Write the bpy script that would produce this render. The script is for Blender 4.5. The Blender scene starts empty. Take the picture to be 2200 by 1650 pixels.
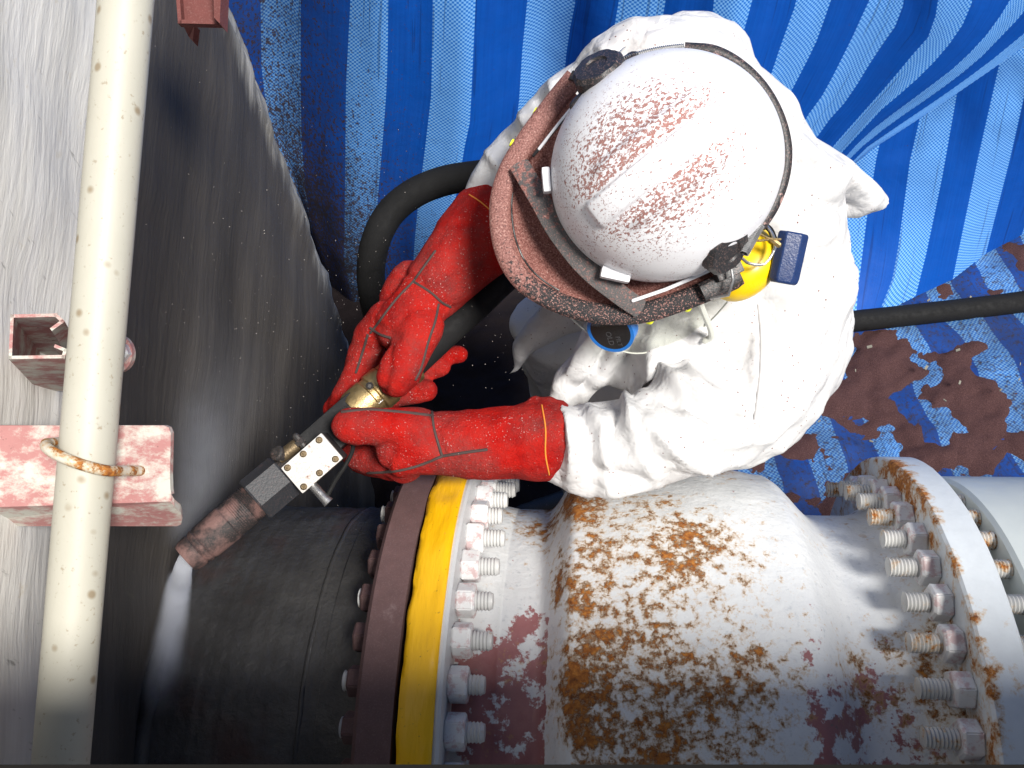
import bpy, bmesh, math, random
import numpy as np
from mathutils import Vector, Matrix, noise
from math import sin, cos, tan, pi, radians

random.seed(7); np.random.seed(7)
scene = bpy.context.scene
COL = scene.collection

# ------------------------------------------------------------------ camera
CAM_POS = Vector((0, 0, 2.45))
FPX = 1905.0                                   # focal length in photo pixels (2200 wide)
ROT = Matrix.Rotation(radians(35), 3, 'X') @ Matrix.Rotation(radians(5.7), 3, 'Y')
cam_d = bpy.data.cameras.new('camera'); cam = bpy.data.objects.new('camera', cam_d); COL.objects.link(cam)
cam_d.sensor_width = 36; cam_d.lens = 36 * FPX / 2200; cam_d.clip_start = .02; cam_d.clip_end = 500
cam.matrix_world = Matrix.Translation(CAM_POS) @ ROT.to_4x4()
scene.camera = cam

# ------------------------------------------------------------------ light
SUN_DIR = Vector((.45, -.42, .79)).normalized()      # towards the sun
world = bpy.data.worlds.new('World'); scene.world = world; world.use_nodes = True
wn = world.node_tree; bg = wn.nodes['Background']
sky = wn.nodes.new('ShaderNodeTexSky'); sky.sky_type = 'NISHITA'; sky.sun_disc = False
sky.sun_elevation = math.asin(SUN_DIR.z); sky.sun_rotation = math.atan2(SUN_DIR.x, SUN_DIR.y)
sky.air_density = .55; sky.dust_density = .5
wn.links.new(sky.outputs[0], bg.inputs[0]); bg.inputs[1].default_value = .05
sun_d = bpy.data.lights.new('sun', 'SUN'); sun = bpy.data.objects.new('sun', sun_d); COL.objects.link(sun)
sun_d.energy = 5.0; sun_d.angle = radians(17); sun_d.color = (1, .96, .9)
sun.rotation_euler = SUN_DIR.to_track_quat('Z', 'Y').to_euler(); sun.location = (3, -2, 6)
scene.view_settings.view_transform = 'Standard'; scene.view_settings.look = 'None'
scene.view_settings.exposure = .38; scene.view_settings.gamma = 1
scene.view_settings.use_curve_mapping = False
scene.cycles.volume_step_rate = 2.0; scene.cycles.volume_bounces = 4

# ------------------------------------------------------------------ geometry helpers
def ray(px, py): return ROT @ Vector(((px - 1100) / FPX, -(py - 825) / FPX, -1.0))
def P(px, py, d): return CAM_POS + ray(px, py) * d
def hit(px, py, axis, val):
    r = ray(px, py); return CAM_POS + r * ((val - CAM_POS[axis]) / r[axis])
ELC = radians(76); DC = 1.75
AX = Vector((0, DC * cos(ELC), 2.45 - DC * sin(ELC)))        # a point of the pipe axis (axis runs along X)
def hitcyl(px, py, R):
    r = ray(px, py); a = r.y**2 + r.z**2; oy, oz = CAM_POS.y - AX.y, CAM_POS.z - AX.z
    b = oy * r.y + oz * r.z; c = oy * oy + oz * oz - R * R; q = b * b - a * c
    if q < 0: q = 0
    return CAM_POS + r * ((-b - math.sqrt(q)) / a)
RI = np.array(ROT.transposed()); CP = np.array(CAM_POS)
def proj(co):
    v = (np.asarray(co) - CP) @ RI.T
    return np.stack([1100 + FPX * v[:, 0] / -v[:, 2], 825 - FPX * v[:, 1] / -v[:, 2], -v[:, 2]], 1)
CX, CY, CZ = ROT.col[0].copy(), ROT.col[1].copy(), ROT.col[2].copy()   # camera right, up, back in the world

def catmull(pts, n=8):
    pts = [Vector(p) for p in pts]
    if len(pts) < 3: return pts
    out = []; q = [2 * pts[0] - pts[1]] + pts + [2 * pts[-1] - pts[-2]]
    for i in range(1, len(q) - 2):
        for k in range(n):
            t = k / n; a, b, c, d = q[i-1], q[i], q[i+1], q[i+2]
            out.append(.5 * ((2*b) + (c - a) * t + (2*a - 5*b + 4*c - d) * t*t + (3*b - a - 3*c + d) * t**3))
    out.append(pts[-1]); return out
def lerplist(vals, n):
    """values at knots -> resampled like catmull(n)"""
    out = []
    for i in range(len(vals) - 1):
        for k in range(n): out.append(vals[i] + (vals[i+1] - vals[i]) * k / n)
    out.append(vals[-1]); return out

class MB:
    def __init__(s): s.v = []; s.f = []; s.uv = None
    def add(s, vs, fs):
        o = len(s.v); s.v += [tuple(v) for v in vs]; s.f += [tuple(i + o for i in f) for f in fs]; return s
    def box(s, c, ax, ay, az, bevel=0):
        """centre and three half-axis vectors"""
        c = Vector(c); ax, ay, az = Vector(ax), Vector(ay), Vector(az)
        if bevel:
            vs = []; fs = []
            bm = bmesh.new(); bmesh.ops.create_cube(bm, size=2)
            L = (ax.length, ay.length, az.length)
            for v in bm.verts: v.co = Vector((v.co.x * L[0], v.co.y * L[1], v.co.z * L[2]))
            bmesh.ops.bevel(bm, geom=bm.edges[:], offset=bevel, segments=2, affect='EDGES', profile=.7)
            M = Matrix((ax.normalized(), ay.normalized(), az.normalized())).transposed()
            bm.verts.ensure_lookup_table()
            vs = [c + M @ v.co for v in bm.verts]; fs = [[v.index for v in f.verts] for f in bm.faces]; bm.free()
            return s.add(vs, fs)
        vs = [c + ax * i + ay * j + az * k for i in (-1, 1) for j in (-1, 1) for k in (-1, 1)]
        return s.add(vs, [(0,1,3,2),(4,6,7,5),(0,4,5,1),(2,3,7,6),(0,2,6,4),(1,5,7,3)])
    def tube(s, pts, radii, n=16, cap='round', flat=None, closed=False, ends=(1, 1)):
        """swept tube; cap 'round' | 'flat'; flat=(normal, factor) squashes along normal"""
        pts = [Vector(p) for p in pts]
        if not isinstance(radii, (list, tuple)): radii = [radii] * len(pts)
        rings = []; T = []
        for i, p in enumerate(pts):
            a = pts[max(i-1, 0)]; b = pts[min(i+1, len(pts)-1)]
            if closed: a = pts[i-1]; b = pts[(i+1) % len(pts)]
            T.append((b - a).normalized())
        u = T[0].orthogonal().normalized(); 
        P_, R_, U_, T_ = [], [], [], []
        for i, p in enumerate(pts):
            u = (u - T[i] * u.dot(T[i])).normalized(); P_.append(p); R_.append(radii[i]); U_.append(u.copy()); T_.append(T[i])
        if cap == 'round' and not closed:
            for end in (0, -1):
                if not ends[end]: continue
                ex = []
                for k in (1, 2, 3):
                    a = k / 3.2 * pi / 2
                    ex.append((P_[end] + T_[end] * (R_[end] * sin(a) * (-1 if end == 0 else 1)), R_[end] * cos(a), U_[end], T_[end]))
                for e in ex:
                    if end == 0: P_.insert(0, e[0]); R_.insert(0, e[1]); U_.insert(0, e[2]); T_.insert(0, e[3])
                    else: P_.append(e[0]); R_.append(e[1]); U_.append(e[2]); T_.append(e[3])
        vs = []
        for p, r, u, t in zip(P_, R_, U_, T_):
            w = t.cross(u)
            for k in range(n):
                a = 2 * pi * k / n; o = u * (cos(a) * r) + w * (sin(a) * r)
                if flat: nn = flat[0]; o = o - nn * (o.dot(nn) * (1 - flat[1]))
                vs.append(p + o)
        m = len(P_); fs = []
        for i in range(m - (0 if closed else 1)):
            j = (i + 1) % m
            for k in range(n):
                k2 = (k + 1) % n; fs.append((i*n+k, i*n+k2, j*n+k2, j*n+k))
        if not closed: fs.append(tuple(range(n - 1, -1, -1))); fs.append(tuple((m-1)*n + k for k in range(n)))
        return s.add(vs, fs)
    def lathe(s, prof, o, d, n=48, disp=None, a0=0, a1=2*pi, capends=True):
        """prof: (distance along d, radius); o origin; d axis"""
        o = Vector(o); d = Vector(d).normalized(); u = d.orthogonal().normalized()
        if abs(d.x) > .99: u = Vector((0, 0, 1))
        w = d.cross(u); vs = []; full = a1 - a0 > 2*pi - .01; nn = n if full else n + 1
        for (t, r) in prof:
            for k in range(nn):
                a = a0 + (a1 - a0) * k / n
                p = o + d * t + (u * cos(a) + w * sin(a)) * r
                vs.append(p)
        fs = []
        for i in range(len(prof) - 1):
            for k in range(n):
                k2 = (k + 1) % nn; fs.append((i*nn+k, i*nn+k2, (i+1)*nn+k2, (i+1)*nn+k))
        if capends and full:
            if prof[0][1] > 1e-5: fs.append(tuple(range(nn-1, -1, -1)))
            if prof[-1][1] > 1e-5: fs.append(tuple((len(prof)-1)*nn + k for k in range(nn)))
        return s.add(vs, fs)
    def ell(s, c, ax, ay, az, nu=24, nv=12):
        c = Vector(c); vs = []; fs = []
        for i in range(nv + 1):
            t = pi * i / nv
            for k in range(nu):
                a = 2 * pi * k / nu
                vs.append(c + Vector(ax) * (sin(t) * cos(a)) + Vector(ay) * (sin(t) * sin(a)) + Vector(az) * cos(t))
        for i in range(nv):
            for k in range(nu):
                k2 = (k + 1) % nu; fs.append((i*nu+k, (i+1)*nu+k, (i+1)*nu+k2, i*nu+k2))
        return s.add(vs, fs)
    def grid(s, rows):
        nr, nc = len(rows), len(rows[0])
        return s.add([p for r in rows for p in r], [(i*nc+j, i*nc+j+1, (i+1)*nc+j+1, (i+1)*nc+j) for i in range(nr-1) for j in range(nc-1)])
    def prism(s, pts, ext, bevel=0):
        """flat polygon pts extruded by vector ext"""
        n = len(pts); pts = [Vector(p) for p in pts]; ext = Vector(ext)
        vs = pts + [p + ext for p in pts]
        return s.add(vs, [tuple(range(n-1, -1, -1)), tuple(range(n, 2*n))] + [(i, (i+1) % n, n + (i+1) % n, n + i) for i in range(n)])

def wloc(o):
    l = Vector((0, 0, 0))
    while o: l = l + o.location; o = o.parent
    return l
def obj(name, mb, mat, parent=None, smooth=True, loc=None, label=None, auto=40):
    """link a mesh; vertices of mb are in world space, the object sits at loc (or at its parent)"""
    me = bpy.data.meshes.new(name)
    base = Vector(loc) if loc is not None else (wloc(parent) if parent else Vector((0, 0, 0)))
    me.from_pydata([tuple(Vector(v) - base) for v in mb.v], [], mb.f); me.update()
    bm = bmesh.new(); bm.from_mesh(me); bmesh.ops.recalc_face_normals(bm, faces=bm.faces[:]); bm.to_mesh(me); bm.free()
    if mb.uv:
        ul = me.uv_layers.new(name='UVMap')
        for l in me.loops: ul.data[l.index].uv = mb.uv[l.vertex_index]
    return link(name, me, mat, parent, smooth, base, label, auto)
def link(name, me, mat, parent=None, smooth=True, base=None, label=None, auto=40):
    if mat and not me.materials: me.materials.append(mat)
    if smooth:
        me.polygons.foreach_set('use_smooth', [True] * len(me.polygons))
        if auto: me.set_sharp_from_angle(angle=radians(auto))
    o = bpy.data.objects.new(name, me); COL.objects.link(o)
    if parent: o.parent = parent; o.location = (base - wloc(parent)) if base is not None else (0, 0, 0)
    elif base is not None: o.location = base
    if label: o['label'] = label
    return o
def thing(name, label, cat, loc=(0, 0, 0), group=None):
    o = bpy.data.objects.new(name, None); COL.objects.link(o); o.location = loc; o.empty_display_size = .05
    return tag(o, label, cat, group)
def tag(o, label, cat, group=None):
    o['label'] = label; o['category'] = cat
    if group: o['group'] = group
    return o
def struct(o): o['kind'] = 'structure'; return o
def stuff(o): o['kind'] = 'stuff'; return o

def blobmesh(chains, voxel, smooth=6, n=20):
    mb = MB()
    for ch in chains: mb.tube([c[0] for c in ch], [c[1] for c in ch], n)
    me = bpy.data.meshes.new('tmp'); me.from_pydata(mb.v, [], mb.f); me.update()
    bm = bmesh.new(); bm.from_mesh(me); bmesh.ops.recalc_face_normals(bm, faces=bm.faces[:]); bm.to_mesh(me); bm.free()
    o = bpy.data.objects.new('tmp', me); COL.objects.link(o)
    r = o.modifiers.new('r', 'REMESH'); r.mode = 'VOXEL'; r.voxel_size = voxel
    if smooth:
        sm = o.modifiers.new('s', 'SMOOTH'); sm.iterations = smooth; sm.factor = .5
    dg = bpy.context.evaluated_depsgraph_get(); dg.update()
    out = bpy.data.meshes.new_from_object(o.evaluated_get(dg), depsgraph=dg)
    bpy.data.objects.remove(o); bpy.data.meshes.remove(me)
    return out
def coords(me):
    a = np.empty(len(me.vertices) * 3); me.vertices.foreach_get('co', a); return a.reshape(-1, 3)
def normals(me):
    a = np.empty(len(me.vertices) * 3); me.vertices.foreach_get('normal', a); return a.reshape(-1, 3)
def setco(me, co): me.vertices.foreach_set('co', np.ascontiguousarray(co).ravel()); me.update()
def segdist(p, poly):
    """2-D distance of points p to a polyline, and signed side"""
    best = np.full(len(p), 1e9); side = np.zeros(len(p)); tt = np.zeros(len(p)); n = len(poly) - 1
    for i in range(n):
        a = np.array(poly[i], float); b = np.array(poly[i+1], float); d = b - a; L = d @ d
        t = np.clip(((p - a) @ d) / L, 0, 1); q = a + t[:, None] * d; r = p - q; ds = np.hypot(r[:, 0], r[:, 1])
        m = ds < best; best[m] = ds[m]; side[m] = np.sign(d[0] * r[m, 1] - d[1] * r[m, 0]); tt[m] = (i + t[m]) / n
    return best, side, tt

# ------------------------------------------------------------------ material helpers
class NT:
    def __init__(s, name, rough=.6, metal=0., spec=.5):
        s.m = bpy.data.materials.new(name); s.m.use_nodes = True; s.t = s.m.node_tree; s.n = s.t.nodes
        s.b = s.n['Principled BSDF']; s.b.inputs['Roughness'].default_value = rough
        s.b.inputs['Metallic'].default_value = metal; s.b.inputs['Specular IOR Level'].default_value = spec
        s.tc = s.n.new('ShaderNodeTexCoord'); s.o = s.tc.outputs['Object']; s.uv = s.tc.outputs['UV']
    def put(s, sock, v):
        if isinstance(v, bpy.types.NodeSocket): s.t.links.new(v, sock)
        elif isinstance(v, (tuple, list)): sock.default_value = tuple(v) + ((1,) if len(v) == 3 and len(sock.default_value) == 4 else ())
        else: sock.default_value = v
    def noise(s, scale, detail=4, rough=.6, vec=None, dist=0., color=False):
        k = s.n.new('ShaderNodeTexNoise'); k.inputs['Scale'].default_value = scale; k.inputs['Detail'].default_value = detail
        k.inputs['Roughness'].default_value = rough; k.inputs['Distortion'].default_value = dist
        s.t.links.new(vec or s.o, k.inputs['Vector']); return k.outputs['Color' if color else 'Fac']
    def voro(s, scale, vec=None, feat='F1', rand=1., out='Distance'):
        k = s.n.new('ShaderNodeTexVoronoi'); k.feature = feat; k.inputs['Scale'].default_value = scale; k.inputs['Randomness'].default_value = rand
        s.t.links.new(vec or s.o, k.inputs['Vector']); return k.outputs[out]
    def scl(s, v3, vec=None):
        k = s.n.new('ShaderNodeMapping'); k.inputs['Scale'].default_value = v3; s.t.links.new(vec or s.o, k.inputs['Vector']); return k.outputs[0]
    def ramp(s, fac, stops, interp='LINEAR'):
        k = s.n.new('ShaderNodeValToRGB'); k.color_ramp.interpolation = interp; e = k.color_ramp.elements
        while len(e) < len(stops): e.new(.5)
        for el, (p, c) in zip(e, stops): el.position = p; el.color = (c, c, c, 1) if not isinstance(c, tuple) else tuple(c) + (1,)
        s.t.links.new(fac, k.inputs[0]); return k.outputs[0]
    def mix(s, fac, a, b, mode='MIX'):
        k = s.n.new('ShaderNodeMix'); k.data_type = 'RGBA'; k.blend_type = mode
        s.put(k.inputs[0], fac); s.put(k.inputs[6], a); s.put(k.inputs[7], b); return k.outputs[2]
    def math(s, op, a, b=0., c=None, clamp=False):
        k = s.n.new('ShaderNodeMath'); k.operation = op; k.use_clamp = clamp; s.put(k.inputs[0], a); s.put(k.inputs[1], b)
        if c is not None: s.put(k.inputs[2], c)
        return k.outputs[0]
    def rng(s, v, a, b, c=0., d=1., smooth=True):
        k = s.n.new('ShaderNodeMapRange'); k.interpolation_type = 'SMOOTHSTEP' if smooth else 'LINEAR'
        s.put(k.inputs[0], v)
        for i, x in enumerate((a, b, c, d)): k.inputs[1 + i].default_value = x
        return k.outputs[0]
    def xyz(s, vec=None):
        k = s.n.new('ShaderNodeSeparateXYZ'); s.t.links.new(vec or s.o, k.inputs[0]); return k.outputs
    def bump(s, h, strength=.3, dist=.01, prev=None):
        k = s.n.new('ShaderNodeBump'); k.inputs['Strength'].default_value = strength; k.inputs['Distance'].default_value = dist
        s.put(k.inputs['Height'], h)
        if prev: s.t.links.new(prev, k.inputs['Normal'])
        return k.outputs[0]
    def col(s, v): s.put(s.b.inputs['Base Color'], v); return s
    def rough(s, v): s.put(s.b.inputs['Roughness'], v); return s
    def nor(s, v): s.t.links.new(v, s.b.inputs['Normal']); return s

GRIT = (.24, .105, .085)
def grit_col(k):
    """granular reddish-brown abrasive"""
    return k.ramp(k.noise(430, 2, .7), [(.28, (.10, .04, .035)), (.48, (.24, .10, .085)), (.62, (.34, .165, .14)), (.78, (.6, .42, .37))])
def m_grit():
    k = NT('grit', .95, 0, .1); n = k.noise(430, 3, .7)
    k.col(grit_col(k)); k.nor(k.bump(n, .8, .004, k.bump(k.noise(60, 4, .6), .5, .01))); return k.m
def m_dusty(name, col, rough=.6, amt=.52, dust=(.36, .22, .19), metal=0, w=.05, scale=38, big=True, fine=.35, grad=None):
    """plain colour with dusty grains and patches"""
    k = NT(name, rough, metal)
    a = k.ramp(k.noise(430, 2, .6), [(.56, 0.), (.62, 1.)]); pn = k.noise(scale, 5, .65)
    if grad: pn = k.math('ADD', pn, k.math('MULTIPLY', k.rng(k.math('SUBTRACT', k.xyz()[1], k.xyz()[0]), grad[0], grad[1], 0, 1), grad[2]))
    p = k.ramp(pn, [(amt, 0.), (amt + w, 1.)])
    fine = k.math('MULTIPLY', a, fine); m = k.math('MAXIMUM', fine, p) if big else fine
    c = k.mix(k.noise(60, 4), tuple(x * .75 for x in col), tuple(min(1, x * 1.25) for x in col))
    k.col(k.mix(m, c, grit_col(k) if grad else k.mix(k.noise(700, 2), tuple(x * .7 for x in dust), tuple(min(1, x * 1.5) for x in dust))))
    k.nor(k.bump(k.noise(420 if grad else 300, 3), .7 if grad else .25, .003 if grad else .002)); return k.m
def m_plain(name, col, rough=.5, metal=0., var=.18, bs=.15, scale=40, spec=.5):
    k = NT(name, rough, metal, spec); n = k.noise(scale, 5, .6)
    k.col(k.mix(n, tuple(x * (1 - var) for x in col), tuple(min(1, x * (1 + var)) for x in col)))
    k.rough(k.rng(n, .3, .7, max(0, rough - .1), min(1, rough + .12))); k.nor(k.bump(k.noise(scale * 5, 4), bs, .002)); return k.m

def m_suit():
    k = NT('white_coverall', .62, 0, .3)
    c = k.mix(k.noise(14, 4), (.57, .57, .585), (.64, .635, .625))
    sp = k.ramp(k.voro(95, k.o), [(.10, 1.), (.16, 0.)]); sel = k.ramp(k.noise(22, 3), [(.50, 0.), (.58, 1.)])
    sp2 = k.ramp(k.noise(260, 2, .6), [(.70, 0.), (.74, 1.)]); sel2 = k.ramp(k.noise(7, 3), [(.5, 0.), (.6, 1.)])
    m = k.math('MAXIMUM', k.math('MULTIPLY', sp, sel), k.math('MULTIPLY', sp2, sel2))
    dirt = k.ramp(k.noise(5, 5, .6), [(.55, 0.), (.8, .25)])
    k.col(k.mix(m, k.mix(dirt, c, (.62, .52, .5)), (.16, .06, .05)))
    f = k.noise(22, 3, .55, dist=.3); cr = k.math('ABSOLUTE', k.math('SUBTRACT', f, .5))
    cr = k.rng(cr, 0, .09, 0, 1)
    ve = k.voro(17, k.scl((1, 1, 1), k.o), 'DISTANCE_TO_EDGE'); ve = k.math('MULTIPLY', k.rng(ve, 0, .35, 0, 1, False), k.rng(k.noise(5, 2), .4, .6, .1, 1))
    k.nor(k.bump(cr, .16, .005, k.bump(ve, .28, .010, k.bump(k.rng(k.math('ABSOLUTE', k.math('SUBTRACT', k.noise(8, 2, .5), .5)), 0, .16), .30, .014))))
    k.b.inputs['Subsurface Weight'].default_value = 0
    return k.m
def m_helmet():
    k = NT('white_helmet', .35, 0, .5)
    x, y, z = k.xyz()
    # helmet object axes: X front, Y side, Z up
    d = k.math('ADD', k.math('POWER', k.math('DIVIDE', k.math('SUBTRACT', x, .012), .112), 2.), k.math('POWER', k.math('DIVIDE', k.math('SUBTRACT', y, -.01), .088), 2.))
    near = k.rng(d, 0.1, 1.9, 1, 0)
    band = k.rng(k.math('ABSOLUTE', y), .017, .024, 0, 1)
    near = k.math('MULTIPLY', near, k.math('ADD', k.math('MULTIPLY', band, .75), .25))
    st = k.noise(250, 5, .68, k.scl((.75, 1, 1)), dist=.3)
    th = k.math('ADD', st, k.math('MULTIPLY', near, .165))
    m = k.ramp(th, [(.645, 0.), (.675, 1.)])
    fs = k.math('MULTIPLY', k.ramp(k.noise(330, 2, .6), [(.60, 0.), (.64, 1.)]), k.rng(x, -.1, .12, .1, 1))
    fs = k.math('MULTIPLY', fs, k.ramp(k.noise(30, 2), [(.42, 0.), (.6, 1.)]))
    m2 = k.math('MAXIMUM', m, k.math('MULTIPLY', fs, .85))
    k.col(k.mix(m2, (.82, .82, .85), k.mix(k.noise(600, 2), (.18, .07, .06), (.48, .26, .23))))
    k.rough(k.math('ADD', k.math('MULTIPLY', m2, .5), .34))
    k.nor(k.bump(m2, .5, .0012, k.bump(k.noise(40, 3), .05, .003))); return k.m
def m_suede():
    k = NT('red_suede', .93, 0, .12)
    n = k.noise(20, 5, .6); c = k.ramp(n, [(.3, (.25, .004, .004)), (.5, (.42, .009, .006)), (.7, (.52, .015, .009))])
    wear = k.ramp(k.noise(11, 6, .65), [(.38, 0.), (.62, 1.)]); dust = k.ramp(k.noise(330, 2, .6), [(.64, 0.), (.70, 1.)])
    c = k.mix(k.math('MULTIPLY', wear, k.noise(200, 3)), c, (.17, .055, .05))
    c = k.mix(k.math('MULTIPLY', dust, k.ramp(k.noise(16, 3), [(.40, 0.1), (.6, .9)])), c, (.55, .3, .28))
    k.col(c); k.nor(k.bump(k.noise(330, 5, .75), .7, .005, k.bump(k.noise(38, 5, .65), .55, .014)))
    return k.m
def rustmix(k, mask, base, thr=.5, w=.05):
    """rust spots with yellowish halo and dark core over a paint colour"""
    halo = k.ramp(mask, [(thr - .055, 0.), (thr + .01, .7)]); core = k.ramp(mask, [(thr, 0.), (thr + w, 1.)])
    rc = k.ramp(k.noise(140, 5, .7), [(.3, (.09, .026, .008)), (.46, (.28, .09, .014)), (.64, (.48, .19, .032))])
    c = k.mix(halo, base, (.50, .30, .11)); return k.mix(core, c, rc), core
def m_valve():
    k = NT('rusty_white_paint', .48, 0, .5)
    x, y, z = k.xyz()
    ang = k.math('ARCTAN2', z, k.math('MULTIPLY', y, -1.))      # 0 = towards the camera side, pi/2 = top
    big = k.noise(4.5, 4, .6); fine = k.noise(58, 8, .74)
    x0_ = x; x = k.math('ADD', x, k.math('MULTIPLY', k.math('SUBTRACT', k.noise(9, 4, .6), .5), .22))
    left = k.math('MULTIPLY', k.rng(x, .18, .27, 0, 1), k.rng(x, .24, .42, 1, 0))
    bulge = k.math('MULTIPLY', k.rng(x, .14, .26, 0, 1), k.rng(x, .40, .66, 1, .3)); x = x0_
    low = k.rng(ang, 1.2, 2.3, 1, 0)
    bias = k.math('ADD', k.math('MULTIPLY', left, .055), k.math('MULTIPLY', bulge, k.math('ADD', k.math('MULTIPLY', low, .022), .076)))
    mask = k.math('ADD', k.math('ADD', k.math('MULTIPLY', big, .45), k.math('MULTIPLY', fine, .62)), bias)
    paint = k.mix(k.noise(12, 6, .65), (.56, .58, .60), (.75, .76, .76))
    paint = k.mix(k.ramp(k.noise(90, 4, .7), [(.58, 0.), (.7, .5)]), paint, (.36, .40, .44))
    neck = k.math('MULTIPLY', k.math('MAXIMUM', k.rng(x, .195, .2, 1, 0), k.math('MULTIPLY', k.rng(x, .525, .56, 0, .76), k.rng(x, .70, .76, 1, .4))), k.math('SUBTRACT', k.rng(ang, 1.58, 1.86, 1, 0), k.math('MULTIPLY', k.rng(x, .4, .5), k.rng(ang, 1.42, 1.62, 0, .5))))
    pm = k.math('ADD', k.math('MULTIPLY', k.noise(22, 6, .68, k.scl((1, 1, .5))), 1.), k.math('MULTIPLY', neck, .27))
    paint = k.mix(k.ramp(pm, [(.68, 0.), (.72, 1.)]), paint, k.mix(k.noise(60, 4), (.27, .10, .10), (.36, .16, .16)))
    c, core = rustmix(k, mask, paint, .648, .05)
    gray = k.ramp(k.noise(13, 5, .6, k.scl((1, 1.3, 1.1))), [(.70, 0.), (.72, .8)])
    k.col(k.mix(gray, c, (.16, .14, .13))); k.rough(k.math('ADD', k.math('MULTIPLY', core, .45), .42))
    k.nor(k.bump(core, .7, .004, k.bump(k.noise(70, 5, .6), .35, .006))); return k.m
def m_rustpaint(name, base, thr, primer=None, scale=26, edge=None):
    k = NT(name, .5, 0, .5); x, y, z = k.xyz()
    if edge is None:
        oi = k.n.new('ShaderNodeObjectInfo'); va = k.n.new('ShaderNodeVectorMath'); va.operation = 'ADD'; k.t.links.new(k.o, va.inputs[0]); k.t.links.new(k.math('MULTIPLY', oi.outputs['Random'], 37.), va.inputs[1]); k.o = va.outputs[0]
    mask = k.math('ADD', k.math('MULTIPLY', k.noise(7, 3), .4), k.math('MULTIPLY', k.noise(scale, 7, .72), .62))
    if edge is not None: mask = k.math('ADD', mask, k.rng(k.math('ABSOLUTE', k.math('SUBTRACT', x, edge)), 0., .03, .14, 0.))
    paint = k.mix(k.noise(40, 5, .65), tuple(v * .88 for v in base), tuple(min(1, v * 1.1) for v in base))
    if primer: paint = k.mix(k.ramp(k.noise(55, 6, .7), [(.5, 0.), (.6, .85)]), paint, primer)
    c, core = rustmix(k, mask, paint, thr, .04)
    k.col(c); k.rough(k.math('ADD', k.math('MULTIPLY', core, .4), .45)); k.nor(k.bump(k.math('ADD', core, k.math('MULTIPLY', k.noise(120, 4), .5)), .4, .003)); return k.m
def m_steel_dark():
    k = NT('blasted_steel', .62, .35, .4)
    n = k.noise(5, 6, .62); c = k.ramp(n, [(.3, (.035, .032, .032)), (.5, (.058, .056, .055)), (.7, (.095, .093, .09))])
    rs = k.ramp(k.noise(3.2, 5, .6), [(.54, 0.), (.68, .7)]); c = k.mix(rs, c, (.085, .03, .02))
    k.col(c); k.rough(k.rng(k.noise(15, 4), .3, .7, .30, .58))
    k.nor(k.bump(k.noise(75, 5, .65), .45, .006, k.bump(k.noise(9, 3), .2, .02))); return k.m
def m_wall():
    k = NT('tank_paint', .7, 0, .35); x, y, z = k.xyz()
    cb = k.n.new('ShaderNodeCombineXYZ'); k.put(cb.inputs[0], x); k.put(cb.inputs[1], k.math('SUBTRACT', y, k.math('MULTIPLY', z, WALL_K))); k.put(cb.inputs[2], z); sv = cb.outputs[0]
    n = k.noise(3.0, 5, .55, k.scl((1, 1, .6), sv)); st = k.noise(9, 7, .68, k.scl((1, 1, .5), sv))
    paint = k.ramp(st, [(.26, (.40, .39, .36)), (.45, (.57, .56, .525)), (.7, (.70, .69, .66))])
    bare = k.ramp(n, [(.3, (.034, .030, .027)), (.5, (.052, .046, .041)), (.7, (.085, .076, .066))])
    bm_ = k.math('ADD', k.math('ADD', k.math('MULTIPLY', k.math('SUBTRACT', y, k.math('ADD', k.math('MULTIPLY', z, WALL_K), WALL_C)), 1.6), k.math('MULTIPLY', k.math('SUBTRACT', n, .5), .9)), k.rng(z, 1.70, 1.46, 0., .5))  # last term darkens the lower wall: shade painted into its colour
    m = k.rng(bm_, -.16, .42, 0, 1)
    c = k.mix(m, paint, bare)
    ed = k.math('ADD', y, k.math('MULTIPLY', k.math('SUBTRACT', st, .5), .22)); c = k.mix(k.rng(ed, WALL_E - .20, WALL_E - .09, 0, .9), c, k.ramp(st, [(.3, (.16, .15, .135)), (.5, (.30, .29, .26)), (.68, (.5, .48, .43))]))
    lichen = k.ramp(k.noise(26, 6, .7), [(.62, 0.), (.72, .6)]); c = k.mix(k.math('MULTIPLY', lichen, k.math('SUBTRACT', 1., m)), c, (.50, .43, .30))
    ds = k.ramp(k.noise(48, 4, .7, k.scl((1, 1, .3))), [(.64, 0.), (.72, .55)]); c = k.mix(ds, c, (.07, .065, .05))
    k.col(c); k.nor(k.bump(k.noise(60, 6, .65, k.scl((1, 1, .7), sv)), .28, .006, k.bump(n, .3, .04))); return k.m
def m_conduit():
    k = NT('cream_conduit_paint', .5, 0, .45)
    d = k.voro(34, k.scl((1, 1, .8))); d2 = k.noise(150, 3, .6)
    sp = k.math('MULTIPLY', k.ramp(d, [(.10, 1.), (.2, 0.)]), k.ramp(k.noise(14, 3), [(.38, 0.), (.48, 1.)]))
    fs = k.ramp(d2, [(.63, 0.), (.71, .7)])
    c = k.mix(k.noise(8, 4), (.40, .385, .32), (.48, .465, .40))
    k.col(k.mix(k.math('MAXIMUM', sp, fs), c, (.27, .22, .15))); k.nor(k.bump(k.noise(90, 4), .12, .002)); return k.m
def m_angle():
    k = NT('weathered_primer_paint', .7, 0, .3)
    n = k.noise(24, 8, .76, k.scl((.9, 1.4, 1.4)))
    c = k.mix(k.ramp(n, [(.44, 0.), (.58, 1.)]), k.mix(k.noise(60, 4), (.42, .21, .20), (.34, .15, .145)), k.mix(k.noise(30, 4), (.47, .47, .44), (.56, .54, .46)))
    k.col(k.mix(k.ramp(k.noise(85, 4, .7), [(.66, 0.), (.70, .9)]), c, (.09, .075, .06))); k.nor(k.bump(n, .25, .003)); return k.m
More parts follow.
